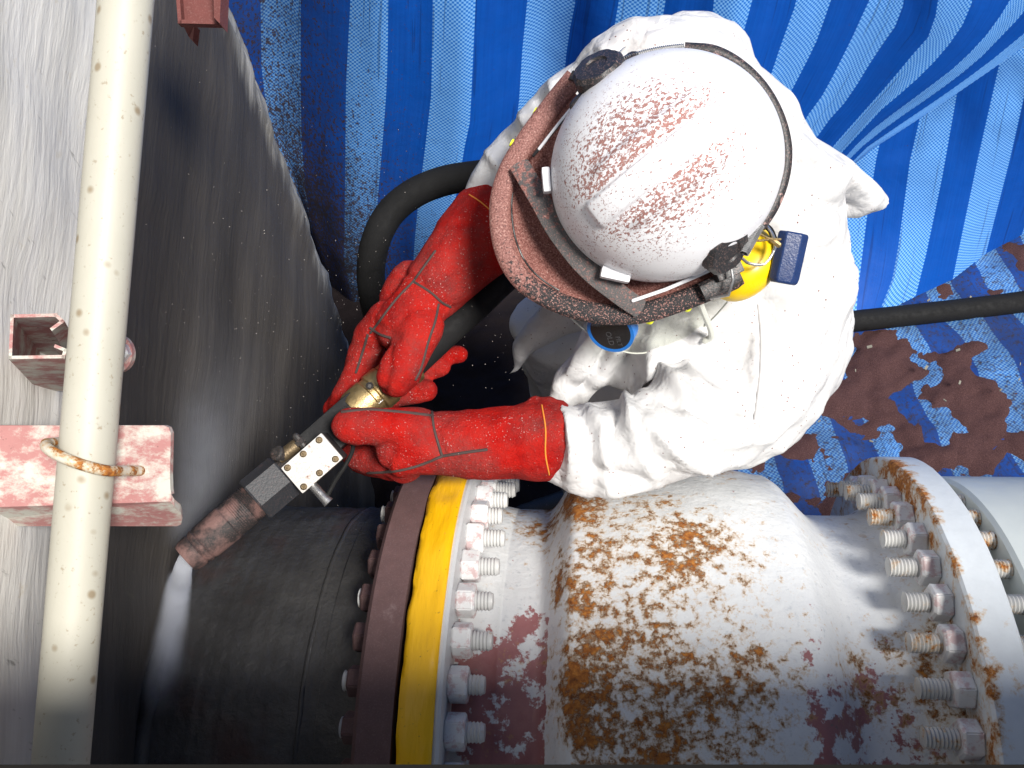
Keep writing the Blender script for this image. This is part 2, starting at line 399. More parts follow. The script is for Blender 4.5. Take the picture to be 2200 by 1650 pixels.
def m_tarp(name, dirt_shade_mode):
    k = NT(name, .42, 0, .18)
    u, v, _ = k.xyz(k.uv)
    half = k.math('FRACT', k.math('MULTIPLY', u, .5)); light = k.math('GREATER_THAN', half, .5)
    ch = k.n.new('ShaderNodeTexChecker'); ch.inputs['Scale'].default_value = 18; k.t.links.new(k.uv, ch.inputs['Vector'])
    ch.inputs['Color1'].default_value = (.21, .46, .82, 1); ch.inputs['Color2'].default_value = (.010, .14, .56, 1)
    yarn = k.noise(60, 3, .6, k.scl((.3, .004, 1), k.uv)); crease = k.ramp(k.noise(16, 2, .5, k.scl((.5, .012, 1), k.uv)), [(.63, 0.), (.67, .7)])
    lc = k.mix(.14, ch.outputs[0], (.09, .31, .70))
    dc = k.mix(yarn, (.002, .052, .30), (.004, .090, .45))
    c = k.mix(light, dc, lc); c = k.mix(k.math('MULTIPLY', crease, .6), c, (.005, .02, .10))
    x, y, z = k.xyz()
    if dirt_shade_mode == 'curtain':
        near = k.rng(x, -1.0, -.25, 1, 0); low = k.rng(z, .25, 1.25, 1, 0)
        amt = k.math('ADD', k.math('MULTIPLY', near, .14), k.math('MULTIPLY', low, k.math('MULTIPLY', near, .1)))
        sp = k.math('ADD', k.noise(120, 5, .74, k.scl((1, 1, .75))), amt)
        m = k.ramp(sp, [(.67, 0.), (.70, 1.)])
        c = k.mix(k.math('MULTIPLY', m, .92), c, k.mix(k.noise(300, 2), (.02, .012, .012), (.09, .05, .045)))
        shade_film = k.math('MULTIPLY', k.math('MAXIMUM', k.rng(x, -1.0, -.45, .55, 0), k.math('MULTIPLY', low, k.rng(x, -1.0, -.35, 1., 0))), k.ramp(k.noise(6, 5, .6), [(.3, .45), (.6, 1.)]))  # shade of the gap beside the tank, painted over the cloth as darkening
        c = k.mix(shade_film, c, (.022, .020, .022))
    else:
        m = k.ramp(k.noise(70, 7, .76), [(.50, 0.), (.62, .9)]); c = k.mix(m, c, (.045, .03, .035)); c = k.mix(k.ramp(k.noise(5, 5, .65), [(.35, .3), (.65, .7)]), c, (.022, .022, .026))
    k.col(c); k.rough(k.rng(k.noise(20, 3), .3, .7, .5, .66))
    w = k.noise(7, 5, .6, dist=.6); w2 = k.noise(3, 3, .5, k.scl((.25, .25, 1), k.uv))
    k.nor(k.bump(w2, .2, .02, k.bump(w, .16, .01, k.bump(ch.outputs[0], .12, .001)))); return k.m
def m_floor_grit():
    k = NT('floor_grit', .95, 0, .1); x, y, z = k.xyz()
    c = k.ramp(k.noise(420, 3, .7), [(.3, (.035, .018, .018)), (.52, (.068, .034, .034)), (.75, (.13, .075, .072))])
    k.col(k.mix(k.math('ADD', k.rng(x, -.1, .5, .9, 0), 0., clamp=True), c, (.012, .011, .012))); k.nor(k.bump(k.noise(300, 3), .5, .004)); return k.m  # near-black towards the left: shade of worker and pipe painted into the grit
def m_glass():
    k = NT('clear_visor'); k.n.remove(k.b); out = k.n['Material Output']
    tr = k.n.new('ShaderNodeBsdfTransparent'); gl = k.n.new('ShaderNodeBsdfGlossy'); mx = k.n.new('ShaderNodeMixShader'); fr = k.n.new('ShaderNodeFresnel')
    tr.inputs[0].default_value = (.95, .96, .94, 1); k.put(gl.inputs['Roughness'], k.rng(k.noise(40, 4), .4, .7, .08, .35)); fr.inputs['IOR'].default_value = 1.35
    k.t.links.new(k.math('ADD', .05, k.math('MULTIPLY', k.ramp(k.noise(50, 4, .6, k.scl((.3, 2, 2))), [(.5, 0.), (.7, 1.)]), .12)), mx.inputs[0]); k.t.links.new(tr.outputs[0], mx.inputs[1]); k.t.links.new(gl.outputs[0], mx.inputs[2])
    k.t.links.new(mx.outputs[0], out.inputs['Surface']); return k.m
def m_yellowtape():
    k = NT('yellow_tape', .42, 0, .5)
    s = k.noise(60, 4, .6, k.scl((1, 6, 6))); c = k.mix(k.noise(9, 5, .6), (.72, .38, .002), (.82, .47, .004))
    c = k.mix(k.ramp(k.noise(160, 3, .6), [(.67, 0.), (.72, .8)]), c, (.3, .16, .02))
    c = k.mix(k.ramp(k.noise(5, 5, .6, k.scl((3, 1, 1))), [(.58, 0.), (.75, .5)]), c, (.55, .28, .01))
    k.col(c); k.nor(k.bump(k.noise(10, 4, .6, k.scl((2.5, .6, .6))), .5, .01)); return k.m
def m_volume(name, expr, color=(.93, .95, 1), dens=1.):
    k = NT(name); k.n.remove(k.b); out = k.n['Material Output']
    v = k.n.new('ShaderNodeVolumePrincipled'); v.inputs['Color'].default_value = tuple(color) + (1,); v.inputs['Anisotropy'].default_value = .1
    k.put(v.inputs['Density'], expr(k)); k.t.links.new(v.outputs[0], out.inputs['Volume']); return k.m

WXE = hitcyl(362, 1300, .39).x
_a = hit(265, 0, 0, WXE) - Vector((WXE, .5, 0)); _b = hit(215, 700, 0, WXE) - Vector((WXE, .5, 0))
WALL_E = hit(600, 335, 0, WXE - .075).y - .5
WALL_K = (_b.y - _a.y) / (_b.z - _a.z); WALL_C = _a.y - WALL_K * _a.z
MAT = {}
def mat(name, fn=None, *a, **kw):
    if name not in MAT: MAT[name] = fn(*a, **kw)
    return MAT[name]
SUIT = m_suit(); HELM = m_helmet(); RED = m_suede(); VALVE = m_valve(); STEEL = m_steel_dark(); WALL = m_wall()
COND = m_conduit(); ANGLE = m_angle(); GRITM = m_grit(); TAPE = m_yellowtape(); GLASS = m_glass()
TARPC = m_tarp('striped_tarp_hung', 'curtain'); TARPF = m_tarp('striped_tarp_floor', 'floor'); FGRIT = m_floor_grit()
RUBBER = m_dusty('dusty_black_rubber', (.014, .014, .016), .55, .62, w=.04, fine=.2)
RIMM = m_dusty('grit_caked_rubber', (.014, .014, .016), .6, .60, dust=(.34, .165, .14), w=.06, scale=170, fine=.8, grad=(-.02, .22, .30))
BANDM = m_dusty('grey_rubber_band', (.085, .08, .08), .7, .58, dust=(.36, .17, .14), w=.08, scale=110, grad=(0., .22, .12))
HOSE = m_plain('black_hose_rubber', (.0095, .0095, .010), .8, 0, .3, .3, 60, .25)
GREENL = m_plain('green_line', (.01, .09, .03), .7)
KNOB = m_dusty('black_plastic', (.018, .018, .02), .45, .64, w=.08, scale=60, fine=.25)
FLG = m_dusty('brown_primer', (.105, .058, .057), .75, .66, dust=(.17, .12, .12), scale=30, w=.15, fine=.22)
BROWN = m_dusty('red_oxide', (.13, .035, .03), .75, .60, dust=(.2, .09, .08), w=.1, scale=15)
NUTM = m_rustpaint('painted_nut', (.66, .66, .66), .70, (.50, .34, .34))
THR = m_rustpaint('stud_thread', (.55, .55, .54), .665, None, 60)
THRR = m_rustpaint('rusty_stud_thread', (.48, .48, .47), .575, None, 60)
FLGN = m_plain('clean_flange_paint', (.54, .58, .57), .4, 0, .06, .1, 30)
BRASS = m_plain('brass', (.42, .31, .15), .42, .9, .3, .35, 70)
BRASSD = m_plain('worn_brass', (.2, .15, .09), .5, .8, .3, .3, 70)
STEELL = m_plain('bright_steel', (.52, .52, .52), .32, .9, .2, .2, 60)
PLATE = m_dusty('worn_white_plate', (.62, .60, .57), .45, .60, dust=(.2, .1, .07), w=.1, scale=40)
TIP = m_dusty('dusty_nozzle', (.022, .018, .018), .7, .44, dust=(.16, .09, .08), w=.16, scale=26, fine=.3)
HEXM = m_dusty('dark_hex', (.028, .03, .035), .5, .62, dust=(.15, .085, .08), w=.12, scale=22, fine=.2)
DARKM = m_dusty('dark_metal', (.03, .028, .027), .5, .62, dust=(.14, .09, .08), w=.1, scale=30)
YEL = m_plain('yellow_plastic', (.85, .56, .004), .35, 0, .05, .05, 20)
NEON = m_plain('neon_yellow_plastic', (.75, .80, .02), .4, 0, .05)
BLUE = m_dusty('navy_plastic', (.010, .032, .12), .35, .74, dust=(.3, .2, .2), fine=.05)
SEAM = m_plain('dark_seam', (.055, .035, .032), .8, 0, .3)
ORANGE = m_plain('orange_thread', (.75, .26, .03), .7)
WHITEP = m_plain('white_plastic', (.82, .82, .85), .4, 0, .03)
SKIN = m_plain('skin', (.42, .24, .16), .5, 0, .1)
BLACKP = m_plain('black_print', (.008, .008, .009), .35)
BLUEP = m_plain('blue_print', (.01, .16, .55), .4)
GREYP = m_plain('grey_print', (.06, .06, .065), .5)
SHADE_DECKM = m_plain('shade_deck_steel', (.012, .011, .010), .85, 0, .3, .3, 20, .1)
CONC = m_plain('concrete', (.10, .095, .09), .85, 0, .25, .3, 8)

# ================================================================== setting
g = MB(); g.grid([[(x, y, -.006) for x in (-80, -20, -3, 0, 3, 20, 80)] for y in (-80, -20, -3, 0, 3, 20, 80)])
struct(obj('ground', g, CONC, smooth=False))

# dark deck added to shade the pipes along the bottom of the frame
a_, b_ = P(-8000, 1636, .58), P(10000, 1636, .58); back = Vector((0, -1, 0)); up = Vector((0, 0, 1))
d = MB(); ln = (b_ - a_) / 2; bk = (back - ln.normalized() * back.dot(ln.normalized())).normalized()
d.box((a_ + b_) / 2 + bk * .55 - up * .03, ln, bk * .55, up * .025, .004)
shade_deck = struct(obj('added_shade_deck', d, SHADE_DECKM, auto=30))

def fbm(x, y, z, o=4): return noise.fractal(Vector((x, y, z)), 1.0, 2.0, o)

# ---------------------------------------------------------------- tarpaulins
def polyres(pts, n, ext=None):
    """resample a pixel polyline to n points by arc length"""
    pts = np.array(pts, float); d = np.r_[0, np.cumsum(np.hypot(*np.diff(pts, axis=0).T))]
    s = np.linspace(0, d[-1], n); return np.stack([np.interp(s, d, pts[:, 0]), np.interp(s, d, pts[:, 1])], 1)
def tarp(name, bounds, nv, nu, depthfn, m, u0=0, top=None):
    R = np.array([polyres(b, nv) for b in bounds])          # K x nv x 2
    K = len(bounds); mb = MB(); rows = []; uv = []
    for j in range(nv):
        row = []
        for i in range(K - 1):
            for k in range(nu + (1 if i == K - 2 else 0)):
                t = k / nu; p = R[i, j] * (1 - t) + R[i+1, j] * t; u = i + t
                q = depthfn(p[0], p[1], u, j / (nv - 1)); row.append(q); uv.append((u + u0, (3 - q.z) / .1))
        rows.append(row)
    if top:
        r0 = [Vector((p.x, p.y, top)) for p in rows[0]]; uv = [(u, (3 - top) / .1) for u, _ in uv[:len(r0)]] + uv; rows.insert(0, r0)
    mb.grid(rows); mb.uv = uv
    return obj(name, mb, m, auto=0)
def Yhit(px, py, Y): return hit(px, py, 1, Y)

UP = [
 [(440,-160),(470,0),(480,150),(500,300),(540,430),(590,560),(640,660),(690,720)],
 [(556,-160),(560,0),(562,150),(575,250),(600,330),(640,420),(690,530),(740,650)],
 [(644,-160),(646,0),(646,200),(648,300),(655,400),(675,520),(720,650),(760,720)],
 [(757,-160),(753,0),(747,110),(743,200),(742,350),(741,450),(738,560),(775,720)],
 [(835,-160),(834,0),(833,110),(830,200),(820,330),(812,420),(805,540),(815,730)],
 [(932,-160),(930,0),(927,200),(912,330),(900,420),(890,530),(885,620),(880,740)],
 [(1028,-160),(1022,0),(1015,150),(1010,260),(995,330),(985,400),(965,480),(950,740)],
 [(1142,-160),(1133,0),(1122,110),(1115,220),(1105,300),(1095,400),(1080,560),(1050,745)],
 [(1246,-160),(1237,0),(1225,60),(1213,140),(1205,300),(1190,450),(1170,600),(1140,750)],
 [(1342,-160),(1330,0),(1318,70),(1300,200),(1290,350),(1280,500),(1260,620),(1230,750)],
 [(1442,-160),(1430,0),(1420,60),(1400,200),(1390,350),(1380,480),(1360,620),(1330,745)],
 [(1545,-160),(1535,0),(1527,55),(1500,200),(1480,320),(1470,430),(1450,560),(1430,700)],
 [(1640,-160),(1617,0),(1590,95),(1560,200),(1540,300),(1530,400),(1520,500),(1510,600)],
 [(1738,-160),(1713,0),(1680,90),(1650,180),(1620,260),(1605,320),(1590,380),(1580,440)],
 [(1808,-160),(1786,0),(1750,100),(1690,215),(1660,280),(1640,320),(1625,360),(1610,400)],
 [(1895,-160),(1871,0),(1845,47),(1827,91),(1798,145),(1776,193),(1733,251),(1690,330)],
 [(1962,-160),(1942,0),(1935,40),(1896,95),(1856,156),(1827,207),(1765,276),(1730,340)],
 [(2035,-160),(2016,0),(2004,69),(1955,124),(1911,178),(1849,247),(1791,313),(1765,345)],
 [(2110,-160),(2089,0),(2082,33),(2027,113),(1962,178),(1893,236),(1842,291),(1790,348)],
 [(2210,-120),(2173,0),(2125,69),(2064,135),(1984,196),(1885,269),(1820,330),(1805,350)],
 [(2290,-110),(2220,0),(2184,44),(2096,135),(2010,200),(1910,268),(1840,325),(1815,352)],
 [(2360,-90),(2275,0),(2215,60),(2120,138),(2030,203),(1930,270),(1850,325),(1825,354)],
 [(2420,-60),(2330,0),(2250,65),(2140,143),(2045,208),(1945,275),(1862,328),(1832,356)],
]
def d_up(px, py, u, v):
    k = min(1, max(0, (u - 9) / 13)); q = (1 - k) ** 2
    Y = 2.06 + q * (.05 * sin(u * .9 + 1) * (.4 + v) - .02 * cos(u * 2.1)) + .05 * (1 - .85 * k) * fbm(u * .35, v * 3, 3.3); Y += .16 * k * k * (3 - 2 * k) - .10 * k * v
    return Yhit(px, py, Y)
UP = [[(1290 + (b[0][0] - 1290) * 4560 / 2320, -2400)] + b for b in UP]
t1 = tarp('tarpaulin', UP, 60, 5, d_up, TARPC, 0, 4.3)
tag(t1, 'blue striped tarpaulin curtain behind the worker, gathered at right into a slanting fold', 'tarpaulin', 'blue striped tarpaulins')
LO = [
 [(1500,330),(1490,480),(1480,620),(1470,760)], [(1590,330),(1575,460),(1560,610),(1550,750)],
 [(1660,310),(1645,440),(1630,600),(1615,745)], [(1745,270),(1725,400),(1705,580),(1690,740)],
 [(1825,250),(1803,390),(1778,560),(1765,722)], [(1905,240),(1882,345),(1862,470),(1843,627),(1838,700)],
 [(1990,195),(1955,345),(1930,530),(1917,600),(1887,677)], [(2065,150),(2024,382),(1990,545),(1967,637)],
 [(2158,90),(2100,345),(2055,560),(2047,600)], [(2222,110),(2169,345),(2118,545)], [(2300,90),(2250,345),(2195,505)], [(2390,90),(2340,330),(2280,470)],
]
def d_lo(px, py, u, v):
    zf = hit(px, py, 2, .045); top = Yhit(px, py, 2.3)
    b = LO[min(int(u), 10)][-1]; b2 = LO[min(int(u) + 1, 11)][-1]; t = u - int(u)
    Yb = hit(b[0] * (1-t) + b2[0] * t, b[1] * (1-t) + b2[1] * t, 2, .045).y
    Y = 2.23 * (1 - v**2) + Yb * v**2 + .025 * fbm(u * .4, v * 2.0, 8.1) * (1 - v)
    return Yhit(px, py, Y)
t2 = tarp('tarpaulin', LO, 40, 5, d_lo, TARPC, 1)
tag(t2, 'darker blue striped tarpaulin hanging below the slanting fold down to the dirty floor', 'tarpaulin', 'blue striped tarpaulins')

def sstep0(a, b, x): t = min(1, max(0, (x - a) / (b - a))); return t * t * (3 - 2 * t)
# floor tarpaulin with wrinkles, grit lying over it
mb = MB(); rows = []; uv = []; nx, ny = 150, 110
HF = {}
for j in range(ny):
    r = []
    for i in range(nx):
        x = -1.6 + 4.6 * i / (nx - 1); y = .35 + 3.0 * j / (ny - 1)
        h = .026 * abs(fbm(x * 4.5 + .3 * y, y * 3.4, 1.7, 3)) + .010 * fbm(x * 9, y * 9, 5, 3)
        h += .04 * max(0, fbm(x * .9 + 1.2 * y, y * .8 - x * .4, 9, 2))
        r.append((x, y, .012 + h)); uv.append(((x + .22 * y + .05 * fbm(x * 2, y * 2, 4)) / .105, y / .105))
    rows.append(r)
mb.grid(rows); mb.uv = uv
tag(obj('tarpaulin', mb, TARPF, auto=0), 'crumpled blue striped tarpaulin spread on the floor and half buried in brown grit', 'tarpaulin', 'blue striped tarpaulins')
mb = MB(); rows = []
for j in range(260):
    r = []
    for i in range(380):
        x = -1.6 + 4.6 * i / 379; y = .35 + 3.0 * j / 259
        h = .0205 + .05 * sstep0(.45, .05, x) + .026 * fbm(x * 4.6 + 1.8 * y, y * 6.6 - x * 2.2, 21, 6) + .006 * fbm(x * 24, y * 24, 2, 5)
        r.append((x, y, h))
    rows.append(r)
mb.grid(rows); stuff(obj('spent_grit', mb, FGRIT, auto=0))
# pale chips of paint lying on the grit
mb = MB()
for (px, py) in [(1995,645),(2058,752),(2062,822),(1838,796),(2192,782),(2150,838),(2030,860),(2190,815),(1872,948),(2085,640),(1868,745),(1990,790),(1760,905)]:
    p = hit(px, py, 2, .07); s = random.uniform(.003, .008); a = random.uniform(0, pi)
    mb.box(p, (s*cos(a), s*sin(a), .002), (-s*.5*sin(a), s*.5*cos(a), .001), (0, 0, .0015))
stuff(obj('paint_chips', mb, m_plain('paint_chip', (.2, .19, .15), .7), smooth=False))

# ================================================================== tank with nozzle
WX = hitcyl(362, 1300, .39).x                     # the wall plane
tank = thing('steel_tank', 'grey steel tank wall with dark nozzle pipe and brown flange, on the left', 'tank', (WX, .5, 0))
# wall grid in (y, z), ragged far edge with a chamfer
edge_px = [(478,-8),(492,30),(494,36),(506,58),(515,95),(530,130),(546,170),(551,190),(552,215),(575,275),(600,335),(622,385),(640,450),(655,490),(672,520),(676,545),(690,600),(706,650),(728,700),(733,722)]
E_ = [(hit(px, py, 0, WX - .075)) for px, py in edge_px]
zs = np.array([p.z for p in E_])[::-1]; ys = np.array([p.y for p in E_])[::-1]
def edge_y(z):
    if z > zs[-1]: return ys[-1] + .012 * fbm(0, z * 9, 3)
    if z < zs[0]: return ys[0] - .55 * min(1, (zs[0] - z) / .75)**1.3
    return float(np.interp(z, zs, ys)) 
mb = MB(); rows = []; nz, nyy = 190, 110
def wall_x(y, z):
    e = edge_y(z); s = e - y
    dx = .012 * fbm(y * 2, z * 1.2, 3.1) + .006 * fbm(y * 7, z * 4, 1.1)
    # the wall is creased: a shallow flat facet in its nearer upper part
    k = y - (.55 + .45 * (z - 1.55)); dx += .05 * max(0, -k) ** 1.2 * .8
    if s < .16: dx -= .55 * (.16 - s) ** 1.15 + .008 * fbm(z * 14, s * 20, 4.2)
    if s < .06: dx -= .010 * abs(fbm(z * 22, s * 30, 7))
    return WX + dx
for j in range(nz):
    z = 3.8 - 3.8 * j / (nz - 1); r = []; e = edge_y(z)
    for i in range(nyy):
        t = 1 - (1 - i / (nyy - 1)) ** 1.7; y = -1.2 + (e + 1.2) * t
        r.append((wall_x(y, z), y, z))
    r += [(WX - .16, e + .004, z), (WX - .5, e + .01, z)]
    rows.append(r)
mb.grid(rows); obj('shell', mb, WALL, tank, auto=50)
# nozzle pipe
NPX = Vector((WX - .05, AX.y, AX.z))
XY0 = hitcyl(790, 1300, .496).x; XY1 = hitcyl(866, 1375, .496).x; XY2 = hitcyl(958, 1375, .496).x
mb = MB(); prof = []; L = XY0 - NPX.x
for i in range(46):
    t = L * i / 45; r = .39 + .0012 * sin(i * 2.3); 
    prof.append((t, r))
mb.lathe(prof, NPX, (1, 0, 0), 96); v2 = []
for v in mb.v:
    p = Vector(v); d = Vector((0, p.y - AX.y, p.z - AX.z)).normalized(); v2.append(p + d * (.002 * fbm(p.x * 25, p.y * 25, p.z * 25)))
mb.v = [tuple(v) for v in v2]; obj('nozzle_pipe', mb, STEEL, tank)
def ring(xc, R, r, m, name, parent, n=120, wob=.3):
    pts = []
    for k in range(n):
        a = 2 * pi * k / n; q = 1 + wob * noise.noise(Vector((k * .6, xc * 9, 0)))
        pts.append(Vector((xc + r * .4 * noise.noise(Vector((k * .35, 3, xc)))), ) + tuple()) if False else pts.append(Vector((xc + r * .4 * noise.noise(Vector((k * .35, 3, xc))), AX.y + (R) * cos(a), AX.z + R * sin(a))))
    b = MB(); b.tube(pts, [r * (1 + wob * noise.noise(Vector((k * .7, xc * 7, 2)))) for k in range(n)], 8, closed=True)
    return obj(name, b, m, parent, auto=0)
ring(hitcyl(668, 1380, .39).x, .387, .0055, STEEL, 'weld_bead', tank)
ring(WX + .012, .388, .014, STEEL, 'weld_bead', tank)
# flange of the nozzle
mb = MB(); w = XY1 - XY0
mb.lathe([(0, .30), (0, .490), (.006, .496), (w - .004, .496), (w - .004, .3)], (XY0, AX.y, AX.z), (1, 0, 0), 120)
obj('nozzle_flange', mb, FLG, tank, auto=35)
mb = MB(); mb.lathe([(-.085, .385), (-.082, .394), (-.05, .397), (-.015, .402), (0, .408)], (XY0, AX.y, AX.z), (1, 0, 0), 96, capends=False)
obj('flange_hub', mb, STEEL, tank)

# brackets welded to the tank
dA = .985
def quadplate(px, d, thick):
    mb = MB(); pts = [P(x, y, d) for x, y in px]; mb.prism(pts, -CZ * thick); return mb
mb = MB()
top = [(-160, 914), (352, 914), (362, 918), (367, 930), (365, 1020), (366, 1050), (368, 1062), (-160, 1077)]
mb.prism([P(x, y, dA) for x, y in top], -CZ * .009)
# lower leg of the angle, turned away from the viewer
lip = [P(-160, 1077, dA), P(366, 1060, dA), P(392, 1112, dA + .05), P(-160, 1113, dA + .05)]
mb.prism([P(-160, 1077, dA - .001), P(367, 1060, dA - .001), P(374, 1072, dA + .004), P(388, 1084, dA + .025), P(392, 1096, dA + .04), P(389, 1110, dA + .052), P(380, 1114, dA + .056), P(-160, 1114, dA + .056)], -CY * .009)
obj('angle_bracket', mb, ANGLE, tank, smooth=False)
# strut channel below the conduit, open end to the viewer
mb = MB(); d0, d1 = .93, 1.16
def chan(pts, th, d0, d1, mb, run=None):
    """bent sheet: pixel polyline at depth d0 run back to depth d1"""
    c = np.mean(np.array(pts), 0)
    for (a, b) in zip(pts[:-1], pts[1:]):
        a = np.array(a, float); b = np.array(b, float); n = np.array([-(b - a)[1], (b - a)[0]]); n /= np.hypot(*n)
        e = (b - a) / np.hypot(*(b - a)) * th / 2
        q = [a - n * th / 2 - e, b - n * th / 2 + e, b + n * th / 2 + e, a + n * th / 2 - e]
        A = [P(x, y, d0) for x, y in q]; B = [p + (run or -CZ * (d1 - d0)) for p in A]
        mb.add(A + B, [(0,1,2,3),(7,6,5,4),(0,4,5,1),(1,5,6,2),(2,6,7,3),(3,7,4,0)])
chan([(112, 706), (134, 690), (120, 677), (26, 679), (22, 768), (136, 766), (140, 752), (120, 744)], 7, .93, 1.15, mb, P(88, 838, 1.13) - P(22, 768, .93))
obj('strut_channel', mb, ANGLE, tank, smooth=False)
mb = MB(); chan([(376, -90), (386, 46), (470, 48), (478, -90)], 8, 1.1, 1.112, mb)
mb.prism([P(382, -90, 1.112), P(390, 46, 1.112), P(466, 48, 1.112), P(474, -90, 1.112)], -CZ * .012)
mb.prism([P(456, -90, 1.08), P(460, 38, 1.085), P(472, 50, 1.085), P(478, -90, 1.08)], -CZ * .03)
mb.prism([P(392, 52, 1.16), P(418, 52, 1.16), P(414, 88, 1.2), P(406, 80, 1.2)], -CZ * .02)
obj('box_bracket', mb, BROWN, tank, smooth=False)
mb = MB(); c = P(255, 760, 1.06); pts = []
for k in range(17):
    a = -pi/2 + pi * k / 16; pts.append((252 + 32 * cos(a), 760 + 40 * sin(a)))
pts = [(200, 800), (200, 720)] + pts
mb.prism([P(x, y, 1.05) for x, y in pts], -CZ * .010); lug = obj('lug_plate', mb, ANGLE, tank, smooth=False)
mb = MB(); mb.lathe([(-.006, .012), (.010, .012), (.012, .009), (.013, 0)], P(262, 757, 1.05), CZ, 6); mb.lathe([(0, .006), (.022, .006), (.023, 0)], P(262, 757, 1.05), CZ, 12)
obj('bolt', mb, NUTM, lug, auto=30)

# conduit with its U-bolt
cd = thing('conduit_pipe', 'cream painted conduit pipe with brown spots running in front of the tank wall', 'pipe', P(200, 825, .935))
c0, c1 = P(299, -330, .955), P(100, 2000, .93)
mb = MB(); mb.tube([c0 + (c1 - c0) * (i / 40) for i in range(41)], .0282, 40, cap='flat'); obj('pipe', mb, COND, cd)
mb = MB(); ub = []
cax = (c1 - c0).normalized(); ctr = P(178, 982, .9375); side = CX - cax * CX.dot(cax); side.normalize(); nn = side.cross(cax); nn = nn if nn.dot(CZ) > 0 else -nn
tilt = cax * .010
pts = [ctr + side * .044 - nn * .065 + cax * .016]
for k in range(13):
    a = pi * k / 12; pts.append(ctr + side * (.036 * cos(a)) + nn * (.034 * sin(a)) + cax * (.012 * cos(a)))
pts.append(ctr - side * .036 - nn * .065 - cax * .012)
mb.tube(catmull(pts, 4), .0058, 12); obj('u_bolt', mb, m_rustpaint('ubolt_paint', (.58, .55, .47), .53, None, 60), cd)

# ================================================================== valve
VX = XY1
valve = thing('pipe_valve', 'white painted valve body with orange rust, between a taped flange and a rusty bolted flange', 'valve', (XY1, AX.y, AX.z))
# positions along the axis
XB0 = hitcyl(1196, 1330, .40).x; XB1 = hitcyl(1236, 1250, .465).x; XB2 = hitcyl(1700, 1150, .47).x; XB3 = hitcyl(1786, 1200, .40).x
XR0 = hitcyl(2082, 1350, .496).x + .007; XR1 = hitcyl(2164, 1350, .496).x + .016; XN0 = XR1 + .046; XN1 = XN0 + .17
prof = [(XY2 - .02, .40), (XY2 - .005, .405), (XY2 + .03, .398), (XY2 + .06, .392)]
for t in np.linspace(0, 1, 14): prof.append((XY2 + .06 + (XB0 - .03 - XY2 - .06) * t, .391))
for t in np.linspace(.1, 1, 10): prof.append((XB0 - .03 + (XB1 - XB0 + .03) * t, .391 + (.461 - .391) * (t * t * (3 - 2 * t))))
for t in np.linspace(.05, 1, 24): prof.append((XB1 + (XB2 - XB1) * t, .461 + .014 * sin(pi * t)))
for t in np.linspace(.08, 1, 13): prof.append((XB2 + (XB3 + .015 - XB2) * t, .461 - (.461 - .388) * (t * t * (3 - 2 * t))))
for t in np.linspace(.05, 1, 12): prof.append((XB3 + .015 + (XR0 - .05 - XB3 - .015) * t, .388))
prof += [(XR0 - .03, .392), (XR0 - .008, .405), (XR0 + .01, .415)]
mb = MB(); mb.lathe([(x - XY1, r) for x, r in prof], (XY1, AX.y, AX.z), (1, 0, 0), 160)
vv = []
for v in mb.v:
    p = Vector(v); d = Vector((0, p.y - AX.y, p.z - AX.z)).normalized(); k = 1 if XB0 < p.x < XB3 else .4
    vv.append(tuple(p + d * (k * (.004 * fbm(p.x * 7, p.y * 7, p.z * 7, 3) + .0015 * fbm(p.x * 30, p.y * 30, p.z * 30, 3)))))
mb.v = vv; obj('valve_body', mb, VALVE, valve, auto=0)
# left flange of the valve, mostly under the yellow tape
mb = MB(); xg = XY2 - .030
mb.lathe([(xg - XY1, .38), (xg - XY1, .494), (XY2 - .004 - XY1, .494), (XY2 - XY1, .490), (XY2 - XY1, .39)], (XY1, AX.y, AX.z), (1, 0, 0), 120)
obj('flange', mb, m_rustpaint('grey_flange_paint', (.5, .51, .52), .70), valve, auto=35)
# yellow tape wound over the joint
mb = MB(); n = 260; prof = []
NW = 9
for k in range(n):
    a = 2 * pi * k / n; ca, sa = cos(a), sin(a)
    e0 = XY1 + .003 + .006 * noise.noise(Vector((ca * 3, sa * 3, 1))) + .003 * noise.noise(Vector((ca * 14, sa * 14, 6))); e1 = XY2 - .008 + .0015 * noise.noise(Vector((ca * 4, sa * 4, 7)))
    row = []
    for i in range(NW):
        t = i / (NW - 1); x = e0 + (e1 - e0) * t
        rr = .4995 + .0022 * noise.noise(Vector((ca * 9, sa * 9, t * 2.5))) + .0015 * noise.noise(Vector((ca * 22, sa * 22, t * 2))) + (.0016 if t > .2 + .08 * sin(a * 3) else 0)
        if i in (0, NW - 1): rr -= .0035
        row.append((x, AX.y + rr * ca, AX.z + rr * sa))
    row = [(row[0][0], AX.y + .483 * ca, AX.z + .483 * sa)] + row + [(row[-1][0], AX.y + .483 * ca, AX.z + .483 * sa)]
    prof.append(row)
mb.grid(prof + [prof[0]]); obj('tape_band', mb, TAPE, valve, auto=60)
# right flange
FLGR = m_rustpaint('rusty_flange_paint', (.60, .64, .67), .665, None, 34, XR0 - XY1)
mb = MB(); w = XR1 - XR0
mb.lathe([(0, .38), (0, .492), (.004, .496), (w - .005, .496), (w, .490), (w, .38)], (XR0, AX.y, AX.z), (1, 0, 0), 140)
vv = []
for v in mb.v:
    p = Vector(v); r = Vector((0, p.y - AX.y, p.z - AX.z)); d = r.normalized(); vv.append(tuple(p + d * (.0012 * fbm(p.x * 20, p.y * 20, p.z * 20, 3))))
mb.v = vv; obj('flange', mb, FLGR, valve, auto=35)

